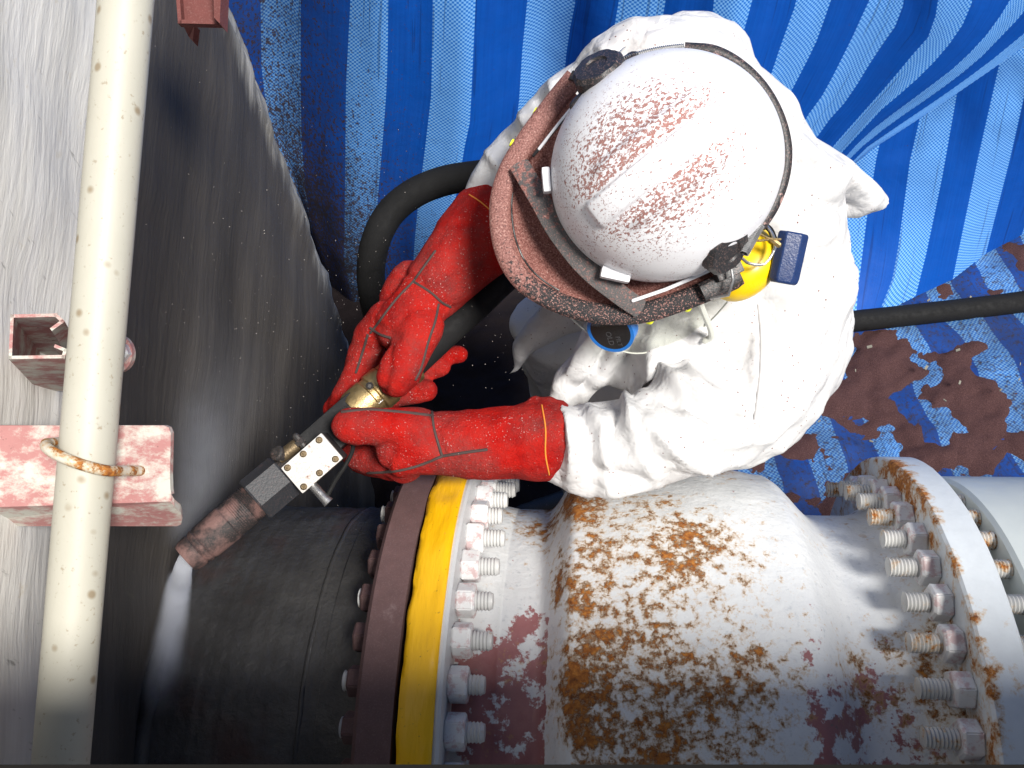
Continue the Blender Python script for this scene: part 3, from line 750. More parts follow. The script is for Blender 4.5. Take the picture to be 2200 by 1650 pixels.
# studs and nuts: one shared shaft mesh and one shared nut mesh for each joint
RB = .438; NB = 44
def phase(px, py):
    p = hitcyl(px, py, RB); return math.atan2(p.z - AX.z, p.y - AX.y)
def stud_mesh(name, L, r, m, pitch=.0052):
    mb = MB(); prof = [(-L/2, 0), (-L/2, r * .8)]; k = 0; x = -L/2
    while x < L/2 - .002:
        prof.append((x + .0012, r if k % 2 == 0 else r * .86)); x += pitch / 2; k += 1
    prof += [(L/2, r * .8), (L/2, 0)]
    mb.lathe(prof, (0, 0, 0), (1, 0, 0), 14, capends=False)
    me = bpy.data.meshes.new(name); me.from_pydata(mb.v, [], mb.f); me.update()
    bm = bmesh.new(); bm.from_mesh(me); bmesh.ops.recalc_face_normals(bm, faces=bm.faces[:]); bm.to_mesh(me); bm.free()
    me.materials.append(m); me.polygons.foreach_set('use_smooth', [True] * len(me.polygons)); me.set_sharp_from_angle(angle=radians(60)); return me
def nut_mesh(name, af, h, m):
    mb = MB(); R = af / 2 / cos(pi/6)
    prof = [(-h/2, .012), (-h/2, R * .88), (-h/2 + h*.1, R * .985), (-h/2 + h*.14, R), (h/2 - h*.14, R), (h/2 - h*.1, R * .985), (h/2, R * .88), (h/2, .012)]
    mb.lathe(prof, (0, 0, 0), (1, 0, 0), 6, capends=False)
    me = bpy.data.meshes.new(name); me.from_pydata(mb.v, [], mb.f); me.update()
    bm = bmesh.new(); bm.from_mesh(me); bmesh.ops.recalc_face_normals(bm, faces=bm.faces[:])
    bmesh.ops.bevel(bm, geom=[e for e in bm.edges if abs(e.verts[0].co.x - e.verts[1].co.x) > h * .5], offset=.0018, segments=2, affect='EDGES'); bm.to_mesh(me); bm.free()
    me.materials.append(m); return me
SR = .0148
xl = XY0 - .030; xr = hitcyl(1062, 1290, RB).x
stud_l = stud_mesh('stud_bolt', xr - xl, SR, THR); nut_w = nut_mesh('nut', .046, .029, NUTM); nut_b = nut_mesh('nut', .040, .026, FLG)
xl2 = XR0 - .067; xr2 = XN1 + .05
stud_r = stud_mesh('stud_bolt', xr2 - xl2, SR, THRR); nut_r = nut_mesh('nut', .047, .028, NUTM)
def add(name, me, parent, loc, rx=0):
    o = bpy.data.objects.new(name, me); COL.objects.link(o); o.parent = parent; o.location = loc; o.rotation_euler = (rx, 0, 0); return o
xnl = XY2 + .0140; xnr = XR0 - .0135
for joint in ('l', 'r'):
    ph = phase(995, 1290) if joint == 'l' else phase(2028, 1295)
    for k in range(NB):
        a = ph + 2 * pi * k / NB; el = math.degrees(math.atan2(sin(a), cos(a)))
        if -150 < el < 22: continue                      # the far side, out of sight behind the pipe
        c = Vector((0, RB * cos(a), RB * sin(a))); jig = random.uniform(-.005, .006)
        if joint == 'l':
            s = add('stud_bolt', stud_l, valve, c + Vector(((xl + xr) / 2 - XY1 + jig, 0, 0)), random.uniform(0, 6))
            xo = (xl + xr) / 2 + jig
            add('nut', nut_w, s, (xnl - xo, 0, 0), random.uniform(0, 1)); add('nut', nut_b, s, (XY0 - .0132 - xo, 0, 0), random.uniform(0, 1))
        else:
            s = add('stud_bolt', stud_r, valve, c + Vector(((xl2 + xr2) / 2 - XY1 + jig, 0, 0)), random.uniform(0, 6))
            xo = (xl2 + xr2) / 2 + jig
            add('nut', nut_r, s, (xnr - xo, 0, 0), random.uniform(0, 1)); add('nut', nut_r, s, (XN1 + .02 - xo, 0, 0), random.uniform(0, 1))
# next pipe on the right
nx_ = thing('pipe_spool', 'smooth pale grey flange and pipe joined at the far right', 'pipe', (XN0, AX.y, AX.z))
mb = MB(); mb.lathe([(0, .38), (0, .456), (.006, .462), (.164, .462), (.17, .456), (.17, .38)], (XN0, AX.y, AX.z), (1, 0, 0), 120); obj('flange', mb, FLGN, nx_, auto=35)
mb = MB(); mb.lathe([(.16, .40), (.22, .39), (2.2, .39), (2.2, 0)], (XN0, AX.y, AX.z), (1, 0, 0), 96, capends=False); obj('pipe', mb, FLGN, nx_)
mb = MB(); mb.lathe([(XR1 - XN0 - .005, .36), (.01, .36)], (XN0, AX.y, AX.z), (1, 0, 0), 80, capends=False); obj('gasket_ring', mb, DARKM, nx_)

# ================================================================== person
def B(px, py, rpx, d): return (P(px, py, d), rpx * d / FPX)
HIP1, HIP2 = P(1600, 560, 1.80), P(1600, 800, 1.72)
person = thing('person', 'worker in white coverall bending forward over the pipe, red gauntlets on both hands', 'person', (P(1600, 700, 1.8).x, P(1600, 700, 1.8).y, 0))
KN1 = P(1190, 705, 1.80); KN2 = P(1330, 800, 1.76)
FT1 = Vector((KN1.x + .05, KN1.y + .12, .12)); FT2 = Vector((KN2.x + .15, KN2.y + .02, .12))
body = [
 [B(1470,168,138,1.40), B(1560,290,150,1.42), B(1640,440,168,1.46), B(1668,620,158,1.52), B(1640,740,168,1.53), B(1585,845,162,1.52)],
 [B(1620,330,120,1.46), B(1700,372,88,1.49), B(1778,398,66,1.52), B(1842,422,44,1.54), B(1890,436,18,1.55)],
 [B(1700,640,128,1.56), B(1735,700,95,1.58), B(1725,775,80,1.58)],
 [B(1400,160,122,1.36), B(1300,195,92,1.38), B(1215,250,72,1.42), B(1125,330,62,1.46), B(1062,405,54,1.47), B(1030,460,46,1.47)],
 [B(1600,830,150,1.50), B(1500,905,120,1.44), B(1420,935,104,1.40), B(1330,955,98,1.40), B(1250,960,96,1.40), B(1175,955,76,1.41)],
 [B(1500,690,150,1.50), B(1400,720,120,1.50), B(1345,730,95,1.52)],
 [B(1450,400,150,1.42), B(1480,560,150,1.50), B(1500,700,150,1.55)],
 [(P(1650,560,1.72), .15), (P(1640,740,1.70), .16)],
 [(HIP1, .12), ((HIP1 + KN1) / 2, .115), (KN1, .092), ((KN1 + FT1) / 2, .075), (FT1, .065)],
 [(HIP2, .12), ((HIP2 + KN2) / 2, .115), (KN2, .10), ((KN2 + FT2) / 2, .075), (FT2, .065)],
 [B(1450,420,90,1.30), B(1420,400,95,1.24)],
 # loose pleats of the chest and flap of the front
 [B(1330,700,60,1.47), B(1260,790,48,1.52), B(1215,850,40,1.55)],
 [B(1270,640,60,1.62), B(1180,700,40,1.66), B(1125,745,24,1.68), B(1112,790,12,1.70), B(1092,806,5,1.71)],
]
me = blobmesh(body, .0065, 10, 24)
co = coords(me); nr = normals(me)
pj = proj(co); view = CP - co; view /= np.linalg.norm(view, axis=1)[:, None]; facing = np.clip((nr * view).sum(1) * 3 + .3, 0, 1)
# crumple: creases as warped triangle waves in several directions, each only in patches
rr = random.Random(11); WAVES = []
for q in range(10):
    WAVES.append((Vector((rr.gauss(0, 1), rr.gauss(0, 1), rr.gauss(0, 1))).normalized(), 5 + 1.5 * q, rr.uniform(0, 1), rr.uniform(0, 50)))
def crumple(v):
    w = .35 * noise.noise(v * 3.5) ; t = 0
    for n_, f, ph, sd in WAVES:
        x = f * n_.dot(v) + ph + w * f * .16; x -= math.floor(x); m_ = max(0, noise.noise(v * 4 + Vector((sd, 0, 0))) + .15)
        t += .085 / f * (abs(2 * x - 1) - .5) * m_ * 2.2
    return t
dsp = np.zeros(len(co))
for i, c in enumerate(co):
    v = Vector(c)
    a = noise.noise(Vector((v.x * 9 + 2 * noise.noise(v * 5), v.y * 9, v.z * 9 + 3)))
    b = noise.noise(Vector((v.x * 21, v.y * 21 + 1.5 * noise.noise(v * 8), v.z * 21)))
    dsp[i] = .006 * (.35 - abs(a)) + .0012 * (.3 - abs(b)) + .7 * crumple(v)
legm = (pj[:, 2] > 1.72); dsp[legm] *= .6
co = co + nr * dsp[:, None]
# folds: (polyline in photo pixels, half width, height in metres; the height falls off gently on one side, steeply on the other)
FOLDS = [
 ([(1188,862),(1222,905),(1232,960),(1226,1022)], 15, .012), ([(1236,868),(1264,940),(1272,1020)], 13, -.013),
 ([(1252,860),(1292,915),(1302,1000),(1300,1040)], 17, .013), ([(1345,845),(1312,920),(1312,1000)], 13, -.014),
 ([(1372,775),(1340,830),(1345,885),(1372,965),(1400,1022)], 17, .018), ([(1382,880),(1360,930),(1385,990)], 10, -.010),
 ([(1400,730),(1412,790),(1440,835),(1530,862),(1612,900)], 20, .016), ([(1408,850),(1470,880),(1560,915)], 15, -.012),
 ([(1348,882),(1400,925),(1470,985),(1535,1012)], 16, .013), ([(1452,842),(1480,905),(1560,955)], 12, .009),
 ([(1345,835),(1400,815),(1408,760)], 13, .012), ([(1365,862),(1345,800),(1385,770)], 10, -.011),
 ([(1200,1030),(1260,1052),(1340,1040),(1400,1030)], 12, .008), ([(1240,1000),(1330,1018),(1430,1032)], 9, -.009),
 ([(1270,705),(1235,790),(1188,850)], 14, .010), ([(1300,735),(1282,800),(1240,850)], 14, -.014), ([(1350,730),(1300,790),(1262,835)], 13, .010),
 ([(1385,690),(1350,740),(1330,800),(1300,840)], 15, -.014),
 ([(1480,640),(1500,720),(1480,800),(1500,880)], 18, .008), ([(1620,640),(1622,760),(1612,900)], 9, .006),
 ([(1430,760),(1500,720),(1600,690)], 16, .006), ([(1560,960),(1650,940),(1720,880)], 12, .006), ([(1420,1000),(1520,1005),(1640,985)], 7, .006),
 ([(1540,905),(1640,890),(1720,820)], 14, -.006),
 ([(1290,110),(1320,140),(1300,190)], 15, .010), ([(1240,150),(1265,190),(1255,240)], 13, -.012), ([(1190,190),(1215,225),(1190,270)], 13, .012),
 ([(1160,215),(1180,250),(1160,290)], 11, -.013), ([(1120,250),(1150,285),(1130,330)], 12, .012), ([(1085,300),(1105,330),(1095,370)], 11, -.011), ([(1050,330),(1080,370),(1060,410)], 12, .010),
 ([(1380,90),(1470,60),(1560,100)], 18, .006), ([(1720,330),(1800,380),(1880,425)], 20, .012), ([(1700,420),(1780,440),(1850,452)], 13, -.010),
 ([(1790,560),(1770,660),(1740,760)], 16, .008), ([(1800,640),(1780,740),(1750,800)], 10, -.010), ([(1680,250),(1720,330),(1700,420)], 20, .006),
]
for poly, w, h in FOLDS:
    dd, side, tt = segdist(pj[:, :2], poly); ww = np.where(side > 0, w * .75, w * 1.35); env = np.clip(np.sin(np.clip(tt, .04, .96) * pi), 0, 1) ** .5
    front = (pj[:, 2] < 1.66) | (pj[:, 0] < 1150)
    co = co + nr * (1.75 * h * np.exp(-(dd / ww) ** 1.25) * env * facing * front)[:, None]
setco(me, co)
o = link('coverall', me, SUIT, person, True, Vector((0, 0, 0)), auto=0)
# seam of the sleeve and zip flap edge on the body
def surf_line(pxs, d, r, m, name, parent, n=8, bvh=None, off=.001):
    pts = []
    for p in catmull([Vector((x, y, 0)) for x, y in pxs], 6):
        h = bvh.ray_cast(CAM_POS, ray(p.x, p.y).normalized()) if bvh else None
        q = h[0] if h and h[0] is not None else P(p.x, p.y, d)
        pts.append(q + CZ * off)
    b = MB(); b.tube(pts, r, n); return obj(name, b, m, parent)
from mathutils.bvhtree import BVHTree
bvh_body = BVHTree.FromPolygons([Vector(c) for c in co], [tuple(p.vertices) for p in me.polygons])
surf_line([(1628,655),(1634,720),(1632,800),(1620,900)], 1.4, .0016, m_plain('suit_seam', (.42, .41, .41), .7), 'zip_flap', person, 6, bvh_body)
# head and boots
mb = MB(); hc = P(1418, 372, 1.245)
mb.ell(hc, CX * .072, CY * .085, CZ * .098, 24, 16)
fd = (-CX * .8 - CY * .55 - CZ * .25).normalized()
mb.ell(hc + fd * .092 - CZ * .03, fd * .022, CX.cross(fd).normalized() * .014, CZ * .024, 12, 8)
obj('head', mb, SKIN, person)
for ft, kn in ((FT1, KN1), (FT2, KN2)):
    mb = MB(); dirn = Vector((-1, -.25, 0)).normalized()
    mb.tube([ft + Vector((0, 0, .10)), ft + Vector((0, 0, 0)), ft + dirn * .03 - Vector((0, 0, .06)), ft + dirn * .12 - Vector((0, 0, .075)), ft + dirn * .19 - Vector((0, 0, .078))], [.062, .06, .05, .045, .040], 14)
    mb.box(ft + dirn * .09 - Vector((0, 0, .108)), dirn * .15, Vector((-dirn.y, dirn.x, 0)) * .048, (0, 0, .012), .005)
    obj('boot', mb, DARKM, person)
# round black badge with blue rim on the chest, partly under the visor
bc = P(1312, 712, 1.30); bn = (CZ * .62 - CY * .55 - CX * .35).normalized()
badge = thing('filter_canister', 'round black filter disc with blue rim hanging under the black shield rim', 'filter', bc)
bx = CX - bn * CX.dot(bn); bx.normalize()
bu = bn.cross(bx)
def disc(r0, r1, z, n=40):
    b = MB(); vs = []
    for rr, zz in ((r0, -.02), (r0, z), (r1, z), (r1, z - .001)):
        for k in range(n):
            a = 2*pi*k/n; vs.append(bc + bx * (rr * cos(a)) + bu * (rr * sin(a)) + bn * zz)
    fs = [(i*n+k, i*n+(k+1) % n, (i+1)*n+(k+1) % n, (i+1)*n+k) for i in range(3) for k in range(n)]
    fs.append(tuple(range(n-1, -1, -1))); 
    b.add(vs, fs); return b
obj('rim', disc(.036, .031, .002), BLUEP, badge)
b = MB(); b.add([bc + bx * (.031*cos(2*pi*k/40)) + bu * (.031*sin(2*pi*k/40)) + bn*.0016 for k in range(40)], [tuple(range(40))]); obj('face', b, BLACKP, badge, smooth=False)
def lettering(txt, size, loc, xdir, ydir, m, parent, name='lettering'):
    cu = bpy.data.curves.new('t', 'FONT'); cu.body = txt; cu.size = size; cu.align_x = 'CENTER'; cu.align_y = 'CENTER'; cu.extrude = .0002
    ob = bpy.data.objects.new('t', cu); COL.objects.link(ob); dg = bpy.context.evaluated_depsgraph_get(); dg.update()
    me = bpy.data.meshes.new_from_object(ob.evaluated_get(dg)); bpy.data.objects.remove(ob)
    Mx = Matrix((xdir, ydir, xdir.cross(ydir))).transposed()
    for v in me.vertices: v.co = Mx @ v.co + Vector(loc) - wloc(parent)
    me.materials.clear(); return link(name, me, m, parent, False, None)
ld = (bx * .35 - bu * .94).normalized(); lu = bn.cross(ld)
lettering('OLD', .012, bc + bn * .002 - bu * .012, ld, lu, GREYP, badge); lettering('FILT', .010, bc + bn * .002 - bu * .013 + bx * .014, ld, lu, GREYP, badge)

# ---------------------------------------------------------------- gloves
def glove(chains, name, voxel=.0042, sm=3, wr=.0035, folds=()):
    me = blobmesh(chains, voxel, sm, 20); co = coords(me); nr = normals(me); pj = proj(co)
    d = np.array([wr * (.3 - abs(noise.noise(Vector(c) * 26))) + wr * .7 * noise.noise(Vector(c) * 12) for c in co]); co = co + nr * d[:, None]
    for poly, w, h in folds:
        dd, side, tt = segdist(pj[:, :2], poly); co = co + nr * (h * np.exp(-(dd / w) ** 2) * ((nr @ np.array(CZ)) > -.1))[:, None]
    setco(me, co); o = link(name, me, RED, person, True, Vector((0, 0, 0)), auto=0)
    return o, BVHTree.FromPolygons([Vector(c) for c in co], [tuple(p.vertices) for p in me.polygons])
# left hand, lower in the picture: thumb along the nozzle body, fingers curled under it
gl, bl = glove([
 [B(1174,944,90,1.395), B(1110,950,80,1.395), B(1030,953,76,1.39), B(950,953,70,1.385)],
 [B(1165,880,36,1.39), B(1150,870,20,1.39)],
 [B(950,953,69,1.385), B(900,954,66,1.38), B(868,964,62,1.38)],
 [B(905,925,48,1.365), B(850,919,43,1.355), B(800,916,41,1.35), B(754,916,41,1.35)],
 [B(870,985,46,1.39), B(820,992,34,1.42), B(770,985,30,1.45), B(745,955,28,1.49)],
 [B(870,1000,40,1.40), B(815,1002,28,1.45), B(770,990,26,1.49), B(752,950,24,1.53)],
 [B(860,980,40,1.43), B(800,975,27,1.48), B(760,950,25,1.53), B(750,915,22,1.56)],
 [B(860,960,40,1.45), B(800,950,25,1.51), B(765,920,23,1.56)],
], 'glove', folds=[([(838,975),(828,1010)], 12, -.006), ([(925,880),(940,930),(955,985)], 7, -.004), ([(830,962),(870,985),(930,1000)], 14, -.003), ([(1000,905),(1060,915),(1120,900)], 20, .004), ([(1010,1005),(1080,1000),(1150,1012)], 20, .004)])
# right hand, upper: thumb over the coupling, fingers wrapped round under the hose
gr, br = glove([
 [B(1054,488,98,1.47), B(1010,532,88,1.46), B(965,582,77,1.45), B(920,634,66,1.44)],
 [B(1020,425,26,1.47), B(1030,520,60,1.47)],
 [B(920,632,60,1.44), B(890,675,62,1.43), B(865,700,60,1.43)],
 [B(880,600,40,1.47), B(845,640,34,1.48)],
 [B(905,700,50,1.41), B(878,755,46,1.395), B(858,800,45,1.39), B(850,812,41,1.39)],
 [B(830,690,44,1.45), B(795,725,36,1.47), B(775,775,32,1.49), B(762,830,29,1.51), B(790,855,26,1.54), B(850,850,25,1.55), B(918,838,24,1.54)],
 [B(840,680,40,1.47), B(800,720,30,1.50), B(780,770,28,1.53), B(800,812,25,1.56), B(870,808,23,1.57), B(950,788,21,1.555)],
 [B(850,670,40,1.48), B(815,712,28,1.52), B(800,760,26,1.56), B(840,785,24,1.58), B(920,770,22,1.58), B(985,762,21,1.565)],
 [B(800,735,28,1.47), B(765,800,27,1.48), B(738,850,26,1.49), B(728,872,24,1.50)],
 [B(738,850,22,1.51), B(712,878,20,1.52)],
], 'glove', folds=[([(860,580),(905,610),(950,655),(975,662)], 7, -.004), ([(838,742),(835,790),(825,840)], 9, -.006), ([(812,700),(850,722)], 12, -.005), ([(980,480),(960,540),(930,590)], 20, .004), ([(1000,540),(985,590),(970,640)], 14, -.003)])
for pl in ([(888,605),(925,628),(950,650),(968,660)], [(888,605),(910,575),(935,540)], [(888,605),(850,645),(812,695),(796,715)], [(942,655),(935,690),(920,735),(905,790),(893,815)], [(796,705),(815,718),(838,726)], [(790,720),(778,760),(765,800)]):
    surf_line(pl, 1.4, .0022, SEAM, 'seam', gr, 6, br, .0005)
for pl in ([(928,885),(932,920),(945,965),(950,980)], [(950,980),(1000,972),(1045,966)], [(950,980),(900,1000),(850,1012),(790,1016)], [(735,885),(790,880),(850,884),(905,890),(928,893)]):
    surf_line(pl, 1.4, .0024, SEAM, 'seam', gl, 6, bl, .0005)
surf_line([(1164,870),(1172,920),(1172,975),(1180,1020)], 1.4, .0011, ORANGE, 'stitching', gl, 5, bl, .0004)
surf_line([(1008,418),(1030,432),(1052,450)], 1.45, .0011, ORANGE, 'stitching', gr, 5, br, .0004)

# ================================================================== blast nozzle and hoses
def NP(px, py): return P(px, py, 1.335 + (px - 405) / (1090 - 405) * .19)
nz_ = thing('blast_nozzle', 'abrasive blasting nozzle with dark hexagonal body and riveted white plate held in both gloves', 'nozzle', NP(560, 1060))
def nseg(a, b, prof, n=32):
    """lathe along the nozzle: prof = (fraction, radius in photo px)"""
    A, Bp = NP(*a), NP(*b); L = (Bp - A).length; sc = (A - CAM_POS).length / FPX
    mb = MB(); mb.lathe([(t * L, r * sc) for t, r in prof], A, Bp - A, n); return mb
obj('nozzle_tip', nseg((398,1201),(528,1091), [(.03, 14), (0, 22), (0, 30), (.06, 34), (.18, 36), (.2, 33), (.24, 37), (.27, 38), (.29, 35.5), (.33, 38), (.7, 40), (.72, 38), (1, 39)]), TIP, nz_, auto=30)
pr = []
for k in range(14): pr += [(k / 14, 39.5), ((k + .5) / 14, 37)]
obj('thread_collar', nseg((503,1111),(556,1067), pr + [(1, 38)]), TIP, nz_, auto=60)
mb = nseg((546,1075),(612,1020), [(0, 30), (0, 47), (.05, 50), (.95, 50), (1, 47), (1, 30)], 6); obj('hex_nut', mb, HEXM, nz_, auto=20)
obj('neck', nseg((600,1029),(660,979), [(0, 38), (1, 38)]), DARKM, nz_)
# block body with the cover plate facing the viewer
pc = [(690, 929), (737, 984), (653, 1062), (603, 1005)]
dpl = 1.352
q = [P(x, y, dpl) for x, y in pc]; ctr = sum(q, Vector()) / 4
mb = MB(); e1 = (q[0] - q[3]) / 2; e2 = (q[1] - q[0]) / 2; nn = e1.cross(e2).normalized(); nn = nn if nn.dot(CZ) > 0 else -nn
mb.box(ctr - nn * .026, e1 * .97, e2 * .97, nn * .023, .003); blk = obj('valve_block', mb, DARKM, nz_, auto=30)
mb = MB(); mb.box(ctr, e1, e2, nn * .0035, .003); plate = obj('cover_plate', mb, PLATE, nz_, auto=30)
for (sx, sy) in ((.78, -.74), (-.78, -.74), (.78, .74), (-.78, .74), (0, -.74), (0, .74)):
    b = MB(); b.lathe([(0, .0052), (.003, .0052), (.0042, .0035), (.0042, .0015), (.0028, .0012), (.0028, 0)], ctr + nn * .003 + e1 * sx + e2 * sy, nn, 14, capends=False); obj('screw', b, BRASSD, plate, auto=30)
# slim dark body between plate and coupling
a, b = NP(668, 970), NP(770, 880)
mb = MB(); dirn = (b - a).normalized(); sd = (e2 - dirn * e2.dot(dirn)).normalized(); up_ = dirn.cross(sd)
mb.box((a + b) / 2, (b - a) / 2 * 1.15, sd * .030, up_ * .024, .008); obj('handle_body', mb, m_plain('black_casting', (.010, .010, .011), .6, 0, .3, .3, 40, .25), nz_, auto=30)
# side clamp with bolts, pin and trip wire
a = P(598, 975, 1.37); mb = MB(); mb.lathe([(-.012, .012), (.004, .012), (.006, .009), (.006, 0)], a, (CZ * .8 - CX * .5 + CY * .4), 18); mb.lathe([(.006, .006), (.011, .006), (.012, 0)], a, (CZ * .8 - CX * .5 + CY * .4), 12)
obj('clamp_bolt', mb, DARKM, nz_, auto=30)
mb = MB(); mb.tube([P(600, 985, 1.375), P(640, 955, 1.378)], .011, 10, 'flat'); obj('clamp_bar', mb, BRASSD, nz_)
mb = MB(); mb.tube([P(636, 938, 1.37), P(652, 958, 1.37)], .006, 10); mb.lathe([(-.004, .009), (.004, .009)], P(645, 950, 1.37), P(652, 958, 1.37) - P(636, 938, 1.37), 6); obj('clamp_stud', mb, DARKM, nz_, auto=30)
mb = MB(); mb.tube([P(672, 1043, 1.365), P(700, 1074, 1.36), P(706, 1080, 1.36)], [.0075, .0075, .009], 16, 'flat'); obj('pin', mb, STEELL, nz_, auto=40)
mb = MB(); mb.tube(catmull([P(704, 1064, 1.365), P(722, 1030, 1.37), P(742, 1000, 1.375), P(758, 965, 1.38), P(752, 940, 1.39)], 6), .0035, 8); obj('trip_wire', mb, HOSE, nz_)
# brass coupling
cp = nseg((758,887),(884,779), [(0, 30), (0, 40), (.05, 43), (.28, 44), (.30, 41), (.36, 41), (.38, 45), (.56, 45), (.58, 42), (.86, 42), (.9, 45), (.98, 45), (1, 42), (1, 30)]); cpl = obj('hose_coupling', cp, BRASS, nz_, auto=30)
for (px, py) in ((801, 829), (888, 815)):
    p = NP(px, py) + CZ * .030 if px == 801 else NP(px, py) + CZ * .018
    b = MB(); b.lathe([(-.01, .0062), (.003, .0062), (.0045, .004), (.0028, .003), (.0028, 0)], p, CZ * .9 + CX * (.05 if px == 801 else .5), 16, capends=False); obj('screw', b, DARKM, cpl, auto=30)
b = MB()
for k in range(7):
    p = NP(818 + k * 4.2, 868 - k * 3.8) + CZ * .0308; b.box(p, CX * .0005 - CY * .0006, (CX + CY) * .0025, CZ * .0006)
obj('knurl_mark', b, STEELL, cpl, smooth=False)
obj('thread_end', nseg((742,900),(764,881), [(0, 34), (.2, 37), (.3, 34), (.45, 37), (.55, 34), (.7, 37), (.8, 34), (1, 37)]), DARKM, nz_, auto=60)

hose = thing('blast_hose', 'thick black blast hose from the brass coupling passing under the worker to the right', 'hose', NP(960, 715))
fl = [hit(1830, 690, 2, .05), hit(2000, 672, 2, .055), hit(2200, 648, 2, .06), hit(2500, 600, 2, .05)]
path = [NP(872, 790), NP(960, 708), P(1030, 645, 1.51), P(1092, 588, 1.54), P(1190, 520, 1.68), P(1330, 520, 1.95), P(1480, 580, 2.3), P(1640, 660, 2.75), hit(1740, 694, 2, .06)] + fl
mb = MB(); mb.tube(catmull(path, 8), lerplist([.0278] * 6 + [.03] + [.036] * 6, 8), 20); obj('tube', mb, HOSE, hose)
mb = MB(); off = (-CX * .6 - CY * .5 + CZ * .45).normalized() * .0272
off = (-CX * .62 + CY * .60 + CZ * .42).normalized() * .0262
mb.tube(catmull([p + off for p in path[1:5]], 8), .0035, 6, flat=None); obj('stripe', mb, GREENL, hose)
lh = thing('hose_loop', 'black hose looping against the blue curtain behind the upper red glove', 'hose', P(880, 420, 1.8))
mb = MB(); mb.tube(catmull([P(1180, 400, 1.72), P(1090, 374, 1.75), P(1020, 378, 1.77), P(950, 390, 1.79), P(888, 416, 1.80), P(840, 456, 1.81), P(810, 510, 1.82), P(797, 575, 1.86), P(803, 650, 1.95), P(824, 730, 2.2), P(850, 800, 2.6), hit(860, 850, 2, .05)], 8), .0300, 20); obj('tube', mb, HOSE, lh)

# ================================================================== safety helmet with shield
HC = P(1428, 362, 1.20); eu = (CAM_POS - HC).normalized(); eu = (eu * .985 + CY * .05 - CX * .03).normalized()
ef = (-CX * .80 - CY * .60); ef = (ef - eu * ef.dot(eu)).normalized(); el_ = eu.cross(ef)
helm = thing('safety_helmet', 'white safety helmet spattered with reddish grit, with black rimmed face shield, on the worker', 'helmet', HC)
HM = Matrix((ef, el_, eu)).transposed().to_4x4(); HM.translation = HC
def hl(p): return HM @ Vector(p)
AF, AL, AH = .158, .149, .150
def helmobj(name, mb, m, smooth=True, auto=40, parent=None):
    """mesh given in helmet axes; the object carries the helmet's rotation"""
    me = bpy.data.meshes.new(name); me.from_pydata(mb.v, [], mb.f); me.update()
    bm = bmesh.new(); bm.from_mesh(me); bmesh.ops.recalc_face_normals(bm, faces=bm.faces[:]); bm.to_mesh(me); bm.free()
    o = link(name, me, m, parent or helm, smooth, None, None, auto); o.rotation_euler = HM.to_euler(); return o
mb = MB(); nr_, na = 90, 180; vs = []
def sstep(a, b, x): t = min(1, max(0, (x - a) / (b - a))); return t * t * (3 - 2 * t)
def dome(x, y):
    q = 1 - (x / AF) ** 2 - (y / AL) ** 2
    return AH * math.sqrt(max(q, 0)) if q > 0 else 0
rows = []
for i in range(nr_ + 1):
    th = (pi / 2) * (i / nr_); row = []
    for k in range(na):
        a = 2 * pi * k / na; s = sin(th); x, y, z = AF * s * cos(a), AL * s * sin(a), AH * cos(th)
        n = Vector((x / AF**2, y / AL**2, z / AH**2)).normalized()
        tap = sstep(-.11, -.05, x) * (1 - sstep(.098, .108, x))
        hw = .0185 + .02 * max(0, (.0 - x)) * .3
        ridge = .0075 * (1 - sstep(hw - .0035, hw, abs(y))) * tap
        tap2 = sstep(-.10, -.05, x) * (1 - sstep(.05, .085, x))
        side = .0065 * (sstep(.034, .0365, abs(y)) * (1 - sstep(.038, .052, abs(y)))) * tap2
        groove = -.001 * sstep(hw, hw + .004, abs(y)) * (1 - sstep(.032, .035, abs(y))) * tap2
        v = Vector((x, y, z)) + n * (ridge + side + groove); row.append(tuple(v))
    rows.append(row + [row[0]])
lip = [tuple(Vector((AF * 1.012 * cos(2*pi*k/na), AL * 1.012 * sin(2*pi*k/na), -.006))) for k in range(na)]; lip2 = [tuple(Vector((AF * 1.015 * cos(2*pi*k/na), AL * 1.015 * sin(2*pi*k/na), -.03))) for k in range(na)]
rows.append(lip + [lip[0]]); rows.append(lip2 + [lip2[0]])
mb.grid(rows); helmobj('shell', mb, HELM, auto=0)
# slots for accessories round the lower edge
def hpix(px, py, d): return HM.inverted() @ P(px, py, d)
for (px, py, w, h, ang) in ((1174, 388, 9, 27, -5), (1322, 590, 32, 13, 12), (1689, 350, 11, 26, 10), (1497, 578, 15, 12, -18)):
    b = MB(); c = P(px, py, 1.20); r = radians(ang); ux = CX * cos(r) - CY * sin(r); uy = CX * sin(r) + CY * cos(r); s = 1.2 / FPX
    b.box(c, ux * w * s, uy * h * s, CZ * .010, .004); obj('accessory_slot', b, WHITEP, helm, auto=30)
# rim of the shield and the tray between rim and helmet
rim_px = [(1236,166,1.245),(1190,222,1.25),(1133,300,1.255),(1092,370,1.26),(1074,440,1.262),(1080,520,1.262),(1106,582,1.26),(1150,624,1.257),(1220,658,1.254),(1300,675,1.25),(1380,672,1.247),(1460,648,1.243),(1530,620,1.238),(1592,592,1.233)]
rim3 = [P(x, y, d) for x, y, d in rim_px]; rimc = catmull(rim3, 6)
mb = MB(); mb.tube(rimc, .0150, 14, 'flat', flat=(CZ, .5)); obj('shield_rim', mb, RIMM, helm)
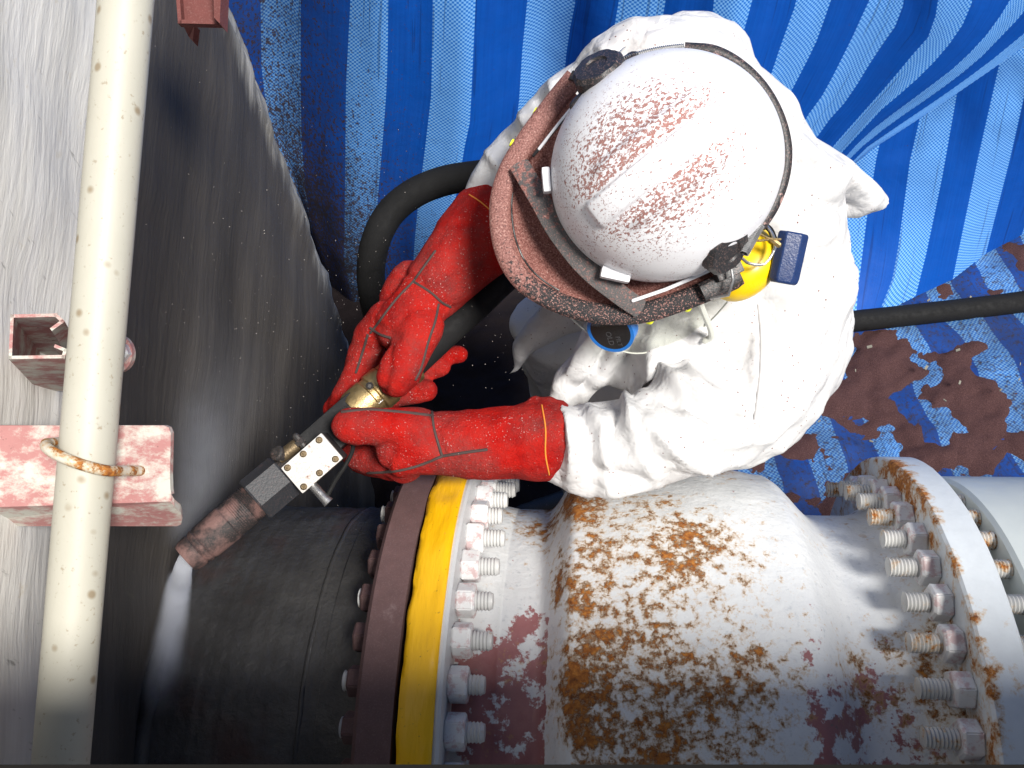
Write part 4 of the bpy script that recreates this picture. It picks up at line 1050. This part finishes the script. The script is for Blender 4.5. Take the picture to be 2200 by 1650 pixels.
# brim tray filled with grit (between rim and dome base)
inv = HM.inverted(); tr = []
NS = 10
for p in rimc[2:-4]:
    q = inv @ p; a = math.atan2(q.y / AL, q.x / AF); base = HM @ Vector((AF * .97 * cos(a), AL * .97 * sin(a), -.028))
    row = []
    for k in range(NS + 1):
        t = k / NS; c = p.lerp(base, t) - CZ * (.005 * sin(pi * t)) + CZ * (.0025 * fbm(p.x * 40 + t * 3, p.y * 40, p.z * 40 + t * 5)); row.append(c)
    tr.append(row)
mb = MB(); mb.grid(tr); gt = obj('brim', mb, GRITM, helm, auto=0)
# inner ledge of grit along the rim and a thin crack
mb = MB(); mb.tube([r[2] + CZ * .0003 for r in tr[20:44]], .0014, 6); obj('brim_groove', mb, BLACKP, helm)
mb = MB(); mb.tube([r[1] + CZ * .004 for r in tr[12:66]], [.003 + .002 * abs(noise.noise(Vector((i * .5, 0, 0)))) for i in range(54)], 8, flat=(CZ, .5)); obj('grit_heap', mb, GRITM, helm, auto=0)
# grey elastic band crossing the tray
bpts = catmull([P(1116, 355, 1.243), P(1160, 430, 1.225), P(1200, 500, 1.215), P(1260, 575, 1.215), P(1330, 632, 1.225), P(1374, 662, 1.236)], 8)
mb = MB(); mb.tube(bpts, .0145, 14, 'flat', flat=(CZ, .18)); obj('elastic_band', mb, BANDM, helm)
# white edges of the visor carrier
mb = MB(); mb.tube([P(1360, 646, 1.225), P(1430, 622, 1.222), P(1500, 592, 1.218), P(1556, 566, 1.215)], .0026, 8); obj('carrier_edge', mb, WHITEP, helm)
mb = MB(); mb.tube([P(1158, 320, 1.232), P(1200, 266, 1.228), P(1236, 222, 1.225)], .0022, 8); obj('carrier_edge', mb, WHITEP, helm)
mb = MB(); mb.tube([P(1146, 334, 1.234), P(1184, 288, 1.23), P(1212, 255, 1.228)], .0022, 8); obj('slot_shadow_gap', mb, BLACKP, helm)
# side bars of the rim near the pivots
for pts, rr in (([(1508,628,1.225),(1560,603,1.222),(1588,588,1.220)], .013), ([(1245,160,1.238),(1236,178,1.238)], .012)):
    mb = MB(); mb.tube([P(*p) for p in pts], rr, 8, 'flat', flat=(CZ, .6)); obj('rim_clip', mb, KNOB, helm, auto=30)
mb = MB(); c = P(1562, 578, 1.215); r = radians(-24); ux = CX * cos(r) - CY * sin(r); uy = CX * sin(r) + CY * cos(r); mb.box(c, ux * .019, uy * .012, CZ * .010, .003); mb.lathe([(0, .004), (.003, .004), (.003, 0)], c + CZ * .010 + ux * .012, CZ, 12); obj('pivot_arm', mb, KNOB, helm, auto=30)
# pivot knobs (fluted)
for (px, py, tilt) in ((1552, 530, Vector((.55, -.55, .62))), (1290, 160, Vector((-.45, .60, .66)))):
    ax = (CX * tilt.x + CY * tilt.y + CZ * tilt.z).normalized(); c = P(px, py, 1.155 if px > 1400 else 1.165); b = MB()
    u = ax.orthogonal().normalized(); w = ax.cross(u); n = 60; vs = []
    for zz, rr in ((-.024, .034), (-.006, .036), (-.004, .033), (-.002, .036), (.010, .036), (.016, .031), (.017, .016), (.0145, .014), (.0145, 0)):
        for k in range(n):
            a = 2*pi*k/n; f = 1 - .05 * max(0, cos(a * 7)) if zz > -.003 and rr > .02 else 1
            vs.append(c + ax * zz + (u * cos(a) + w * sin(a)) * rr * f)
    b.add(vs, [(i*n+k, i*n+(k+1) % n, (i+1)*n+(k+1) % n, (i+1)*n+k) for i in range(8) for k in range(n)]); obj('pivot_knob', b, KNOB, helm, auto=35)
    lug_ = (CX * -.028 + CY * -.024) if px > 1400 else (CX * -.030 + CY * -.026)
    b = MB()
    if px < 1400: b.tube([c - ax * .010 + lug_ * .6, c - ax * .012 + lug_ * 1.15], .012, 10, flat=(ax, .7))
    b.tube([c - ax * .010 - lug_ * .6, c - ax * .012 - lug_ * 1.25], .010, 10, flat=(ax, .7)); obj('knob_lug', b, KNOB, helm)
mb = MB()
for i in range(26):
    p = P(1268 + random.uniform(0, 52), 172 + random.uniform(-22, 28), 1.17); mb.ell(p - CZ * random.uniform(0, .006), CX * random.uniform(.003, .007), CY * random.uniform(.003, .007), CZ * .003, 8, 5)
stuff(obj('grit_pile', mb, GRITM, helm))
# strap round the back and its springs
sp = catmull([P(1470,106,1.19), P(1535,113,1.185), P(1592,145,1.185), P(1640,195,1.185), P(1673,258,1.185), P(1687,325,1.185), P(1680,385,1.185), P(1660,440,1.187), P(1630,487,1.19)], 8)
mb = MB(); mb.tube(sp, .0095, 14, 'flat'); obj('rear_strap', mb, m_dusty('dusty_strap', (.02, .02, .022), .5, .60, dust=(.45, .27, .24), w=.08, scale=60, fine=.25), helm)
def spring(a, b, r, turns, name, sag=0):
    a, b = Vector(a), Vector(b); d = b - a; u = d.orthogonal().normalized(); w = d.normalized().cross(u); pts = []
    for i in range(turns * 7 + 1):
        t = i / (turns * 7); an = 2 * pi * turns * t; pts.append(a + d * t + CY * (sag * sin(pi * t)) + u * (r * cos(an)) + w * (r * sin(an)))
    m_ = MB(); m_.tube(pts, r * .22, 5); return obj(name, m_, STEELL, helm)
spring(P(1340, 128, 1.17), P(1470, 101, 1.17), .0042, 30, 'spring', .003); spring(P(1632, 484, 1.165), P(1598, 545, 1.155), .0062, 18, 'spring')
# clear visor below the rim, on the lower side, with rivets and end strip
vr = []
arc = [p for p in rimc if True]
NV = 12
for i, p in enumerate(arc[46:78]):
    t = i / 31; row = []
    drop = .15
    for k in range(NV + 1):
        s = k / NV; ed = 1.0
        hgt = drop * (1 - .5 * max(0, (t - .72) / .28) ** 2) * sin(min(1, t / .55) * pi / 2)
        row.append(p - CZ * (.008 + hgt * s) - CY * (.36 * hgt * s) + CX * (.10 * hgt * s))
    vr.append(row)
mb = MB(); mb.grid(vr); vis = obj('visor', mb, GLASS, helm, auto=0)
sol = vis.modifiers.new('thickness', 'SOLIDIFY'); sol.thickness = .0015
mb = MB(); mb.tube([r[-1] for r in vr], .0014, 6); mb.tube([q for q in vr[-1]], .0014, 6); obj('visor_edge', mb, m_plain('visor_edge', (.55, .56, .5), .2, 0, .05), helm)
for (px, py) in ((1474, 655), (1393, 682)):
    b = MB(); b.tube([P(px, py - 6, 1.252), P(px + 2, py + 6, 1.26)], .0075, 12, 'flat'); b.tube([P(px + 2, py + 6, 1.258), P(px + 3, py + 8, 1.262)], .0055, 12, 'flat'); obj('rivet', b, NEON, helm, auto=30)
for (px, py) in ((1152, 238), (1102, 306)):
    b = MB(); b.tube([P(px - 4, py, 1.262), P(px + 6, py + 6, 1.262)], .006, 10, 'flat'); obj('rivet', b, NEON, helm)
b = MB(); b.tube(catmull([P(1502, 645, 1.27), P(1512, 672, 1.30), P(1524, 700, 1.33), P(1528, 722, 1.36), P(1515, 732, 1.37)], 5), .005, 8, flat=(CZ, .3)); obj('visor_strip', b, m_plain('grey_clear_strip', (.6, .61, .55), .3, 0, .05), helm)
# yellow ear cup under the right side, with its wire arms
ec = P(1606, 565, 1.27); b = MB(); ea = (CX * .50 - CY * .45 - CZ * .74).normalized(); u1 = (CX * .55 + CY * .80); u1 = (u1 - ea * u1.dot(ea)).normalized(); u2 = ea.cross(u1)
b.ell(P(1600, 568, 1.265), u1 * .060, u2 * .046, ea * .038, 32, 20); ear = obj('ear_cup', b, YEL, helm, auto=0)
mb = MB(); mb.tube(catmull([P(1580, 545, 1.215), P(1596, 556, 1.205), P(1610, 566, 1.20), P(1643, 567, 1.20), P(1665, 532, 1.205), P(1660, 505, 1.215), P(1648, 486, 1.225)], 3), .0022, 8); obj('wire_arm', mb, STEELL, helm)
mb = MB(); mb.tube([P(1563, 558, 1.195), P(1570, 566, 1.19), P(1575, 600, 1.19), P(1565, 634, 1.205), P(1527, 641, 1.22), P(1520, 632, 1.23)], .0022, 8); obj('wire_arm', mb, STEELL, helm)
mb = MB(); mb.tube(catmull([P(1640, 482, 1.235), P(1655, 494, 1.23), P(1664, 515, 1.225)], 4), .0042, 8); obj('cable', mb, HOSE, helm)
mb = MB(); mb.tube(catmull([P(1390, 98, 1.3), P(1348, 100, 1.29), P(1318, 128, 1.28)], 4), .0018, 6); mb.tube(catmull([P(1390, 98, 1.3), P(1402, 116, 1.30)], 4), .0018, 6); obj('wire_arm', mb, STEELL, helm)
# navy plastic block on a bead chain
tg = thing('plastic_block', 'navy blue plastic block on a brass bead chain beside the yellow ear muff', 'tag', P(1693, 550, 1.22))
c = P(1693, 553, 1.225); ax = (P(1682, 600, 1.235) - P(1704, 500, 1.225)).normalized(); sx = CX - ax * CX.dot(ax); sx.normalize(); nn = sx.cross(ax); nn = nn if nn.dot(CZ) > 0 else -nn
s = 1.22 / FPX; hx = [(-33, 2), (-20, 20), (14, 22), (34, 4), (22, -18), (-22, -18)]
mb = MB(); rows = []
for t, k in ((-54, .90), (-50, 1), (42, 1), (52, .95), (57, .8)):
    rows.append([c + ax * (t * s) + sx * (x * s * k) + nn * (z * s * k) for x, z in hx]); 
vs = [p for r in rows for p in r]; n = 6; fs = [(i*n+k, i*n+(k+1) % n, (i+1)*n+(k+1) % n, (i+1)*n+k) for i in range(4) for k in range(n)] + [tuple(range(5, -1, -1)), tuple(range(24, 30))]
mb.add(vs, fs); blk = obj('block', mb, BLUE, tg, auto=20); bv = blk.modifiers.new('bevel', 'BEVEL'); bv.width = .002; bv.segments = 2; bv.limit_method = 'ANGLE'
mb = MB()
for path in ([(1606, 496, 1.185), (1630, 502, 1.182), (1655, 513, 1.185), (1676, 514, 1.19)], [(1604, 512, 1.185), (1630, 517, 1.182), (1655, 514, 1.186), (1672, 520, 1.192)]):
    pts = catmull([P(*p) for p in path], 8)
    for p in pts: mb.ell(p, CX * .0019, CY * .0019, CZ * .0019, 8, 6)
mb.tube([P(1660, 516, 1.19), P(1673, 526, 1.19)], .004, 8); obj('bead_chain', mb, BRASS, tg)

# ================================================================== dust thrown up by the jet
def puff(name, axis_pts, radii, dens, ns, power=1.5, seed=0, fade=(0., 1.)):
    """tapered closed volume; density falls from its axis and along it"""
    pts = [Vector(p) for p in axis_pts]; cpt = catmull(pts, 5); rad = lerplist(radii, 5)
    mb = MB(); mb.tube(cpt, rad, 20); base = pts[0]
    ob = obj(name, mb, None, None, True, base); 
    d = pts[-1] - pts[0]; L = d.length; r0, r1 = radii[0], radii[-1]; t = d.normalized()
    def expr(k):
        vd = k.n.new('ShaderNodeVectorMath'); vd.operation = 'DOT_PRODUCT'; k.t.links.new(k.o, vd.inputs[0]); vd.inputs[1].default_value = t
        al = vd.outputs['Value']; l2 = k.n.new('ShaderNodeVectorMath'); l2.operation = 'LENGTH'; k.t.links.new(k.o, l2.inputs[0])
        rad_ = k.math('SQRT', k.math('MAXIMUM', k.math('SUBTRACT', k.math('POWER', l2.outputs['Value'], 2.), k.math('POWER', al, 2.)), 0.))
        f = k.math('DIVIDE', al, L, clamp=True)
        rr = k.math('ADD', r0 * .9, k.math('MULTIPLY', f, (r1 - r0) * .9))
        fall = k.math('POWER', k.math('SUBTRACT', 1., k.math('DIVIDE', rad_, rr), clamp=True), power)
        lng = k.math('MULTIPLY', k.rng(al, -r0 * .6, L * .06, 0, 1), k.math('POWER', k.rng(al, L * .02, L * 1.0, 1, 0, False), 2.6))
        nz = k.ramp(k.noise(ns, 4, .6), [(.3, .25), (.7, 1.)])
        return k.math('MULTIPLY', k.math('MULTIPLY', k.math('MULTIPLY', fall, lng), nz), dens)
    ob.data.materials.append(m_volume(name, expr)); return stuff(ob)
TIPP = NP(398, 1201)
H1 = hitcyl(392, 1262, .40) + CZ * .02
puff('dust_spray', [TIPP, TIPP.lerp(H1, .5), H1], [.012, .015, .024], 4000, 30, .6)
H2, H3 = hitcyl(376, 1370, .40) + CZ * .02, hitcyl(346, 1545, .40) + CZ * .02
puff('dust_spray', [H1 + (H1 - H2) * .25, H2, H3], [.024, .034, .046], 1300, 18, 1.8)
puff('dust_spray', [P(392, 1150, 1.42), P(405, 1050, 1.45), P(455, 850, 1.5), P(520, 620, 1.55)], [.05, .08, .13, .18], 22, 9, 1.6)
# grains flying in the air
mb = MB()
for i in range(420):
    px = random.gauss(700, 260); py = random.gauss(650, 230); d = random.uniform(1.15, 1.6)
    p = P(px, py, d); s = random.uniform(.0003, .0008); dv = Vector((random.uniform(-1, 1), random.uniform(-1, 1), random.uniform(-1, 1))).normalized()
    mb.add([p + dv * s * 2.2, p + CX * s * .6, p - CX * s * .3 + CY * s * .6, p - CY * s * .6], [(0,1,2),(0,2,3),(0,3,1),(1,3,2)])
stuff(obj('flying_grit', mb, m_plain('pale_grain', (.4, .36, .33), .8), smooth=False))
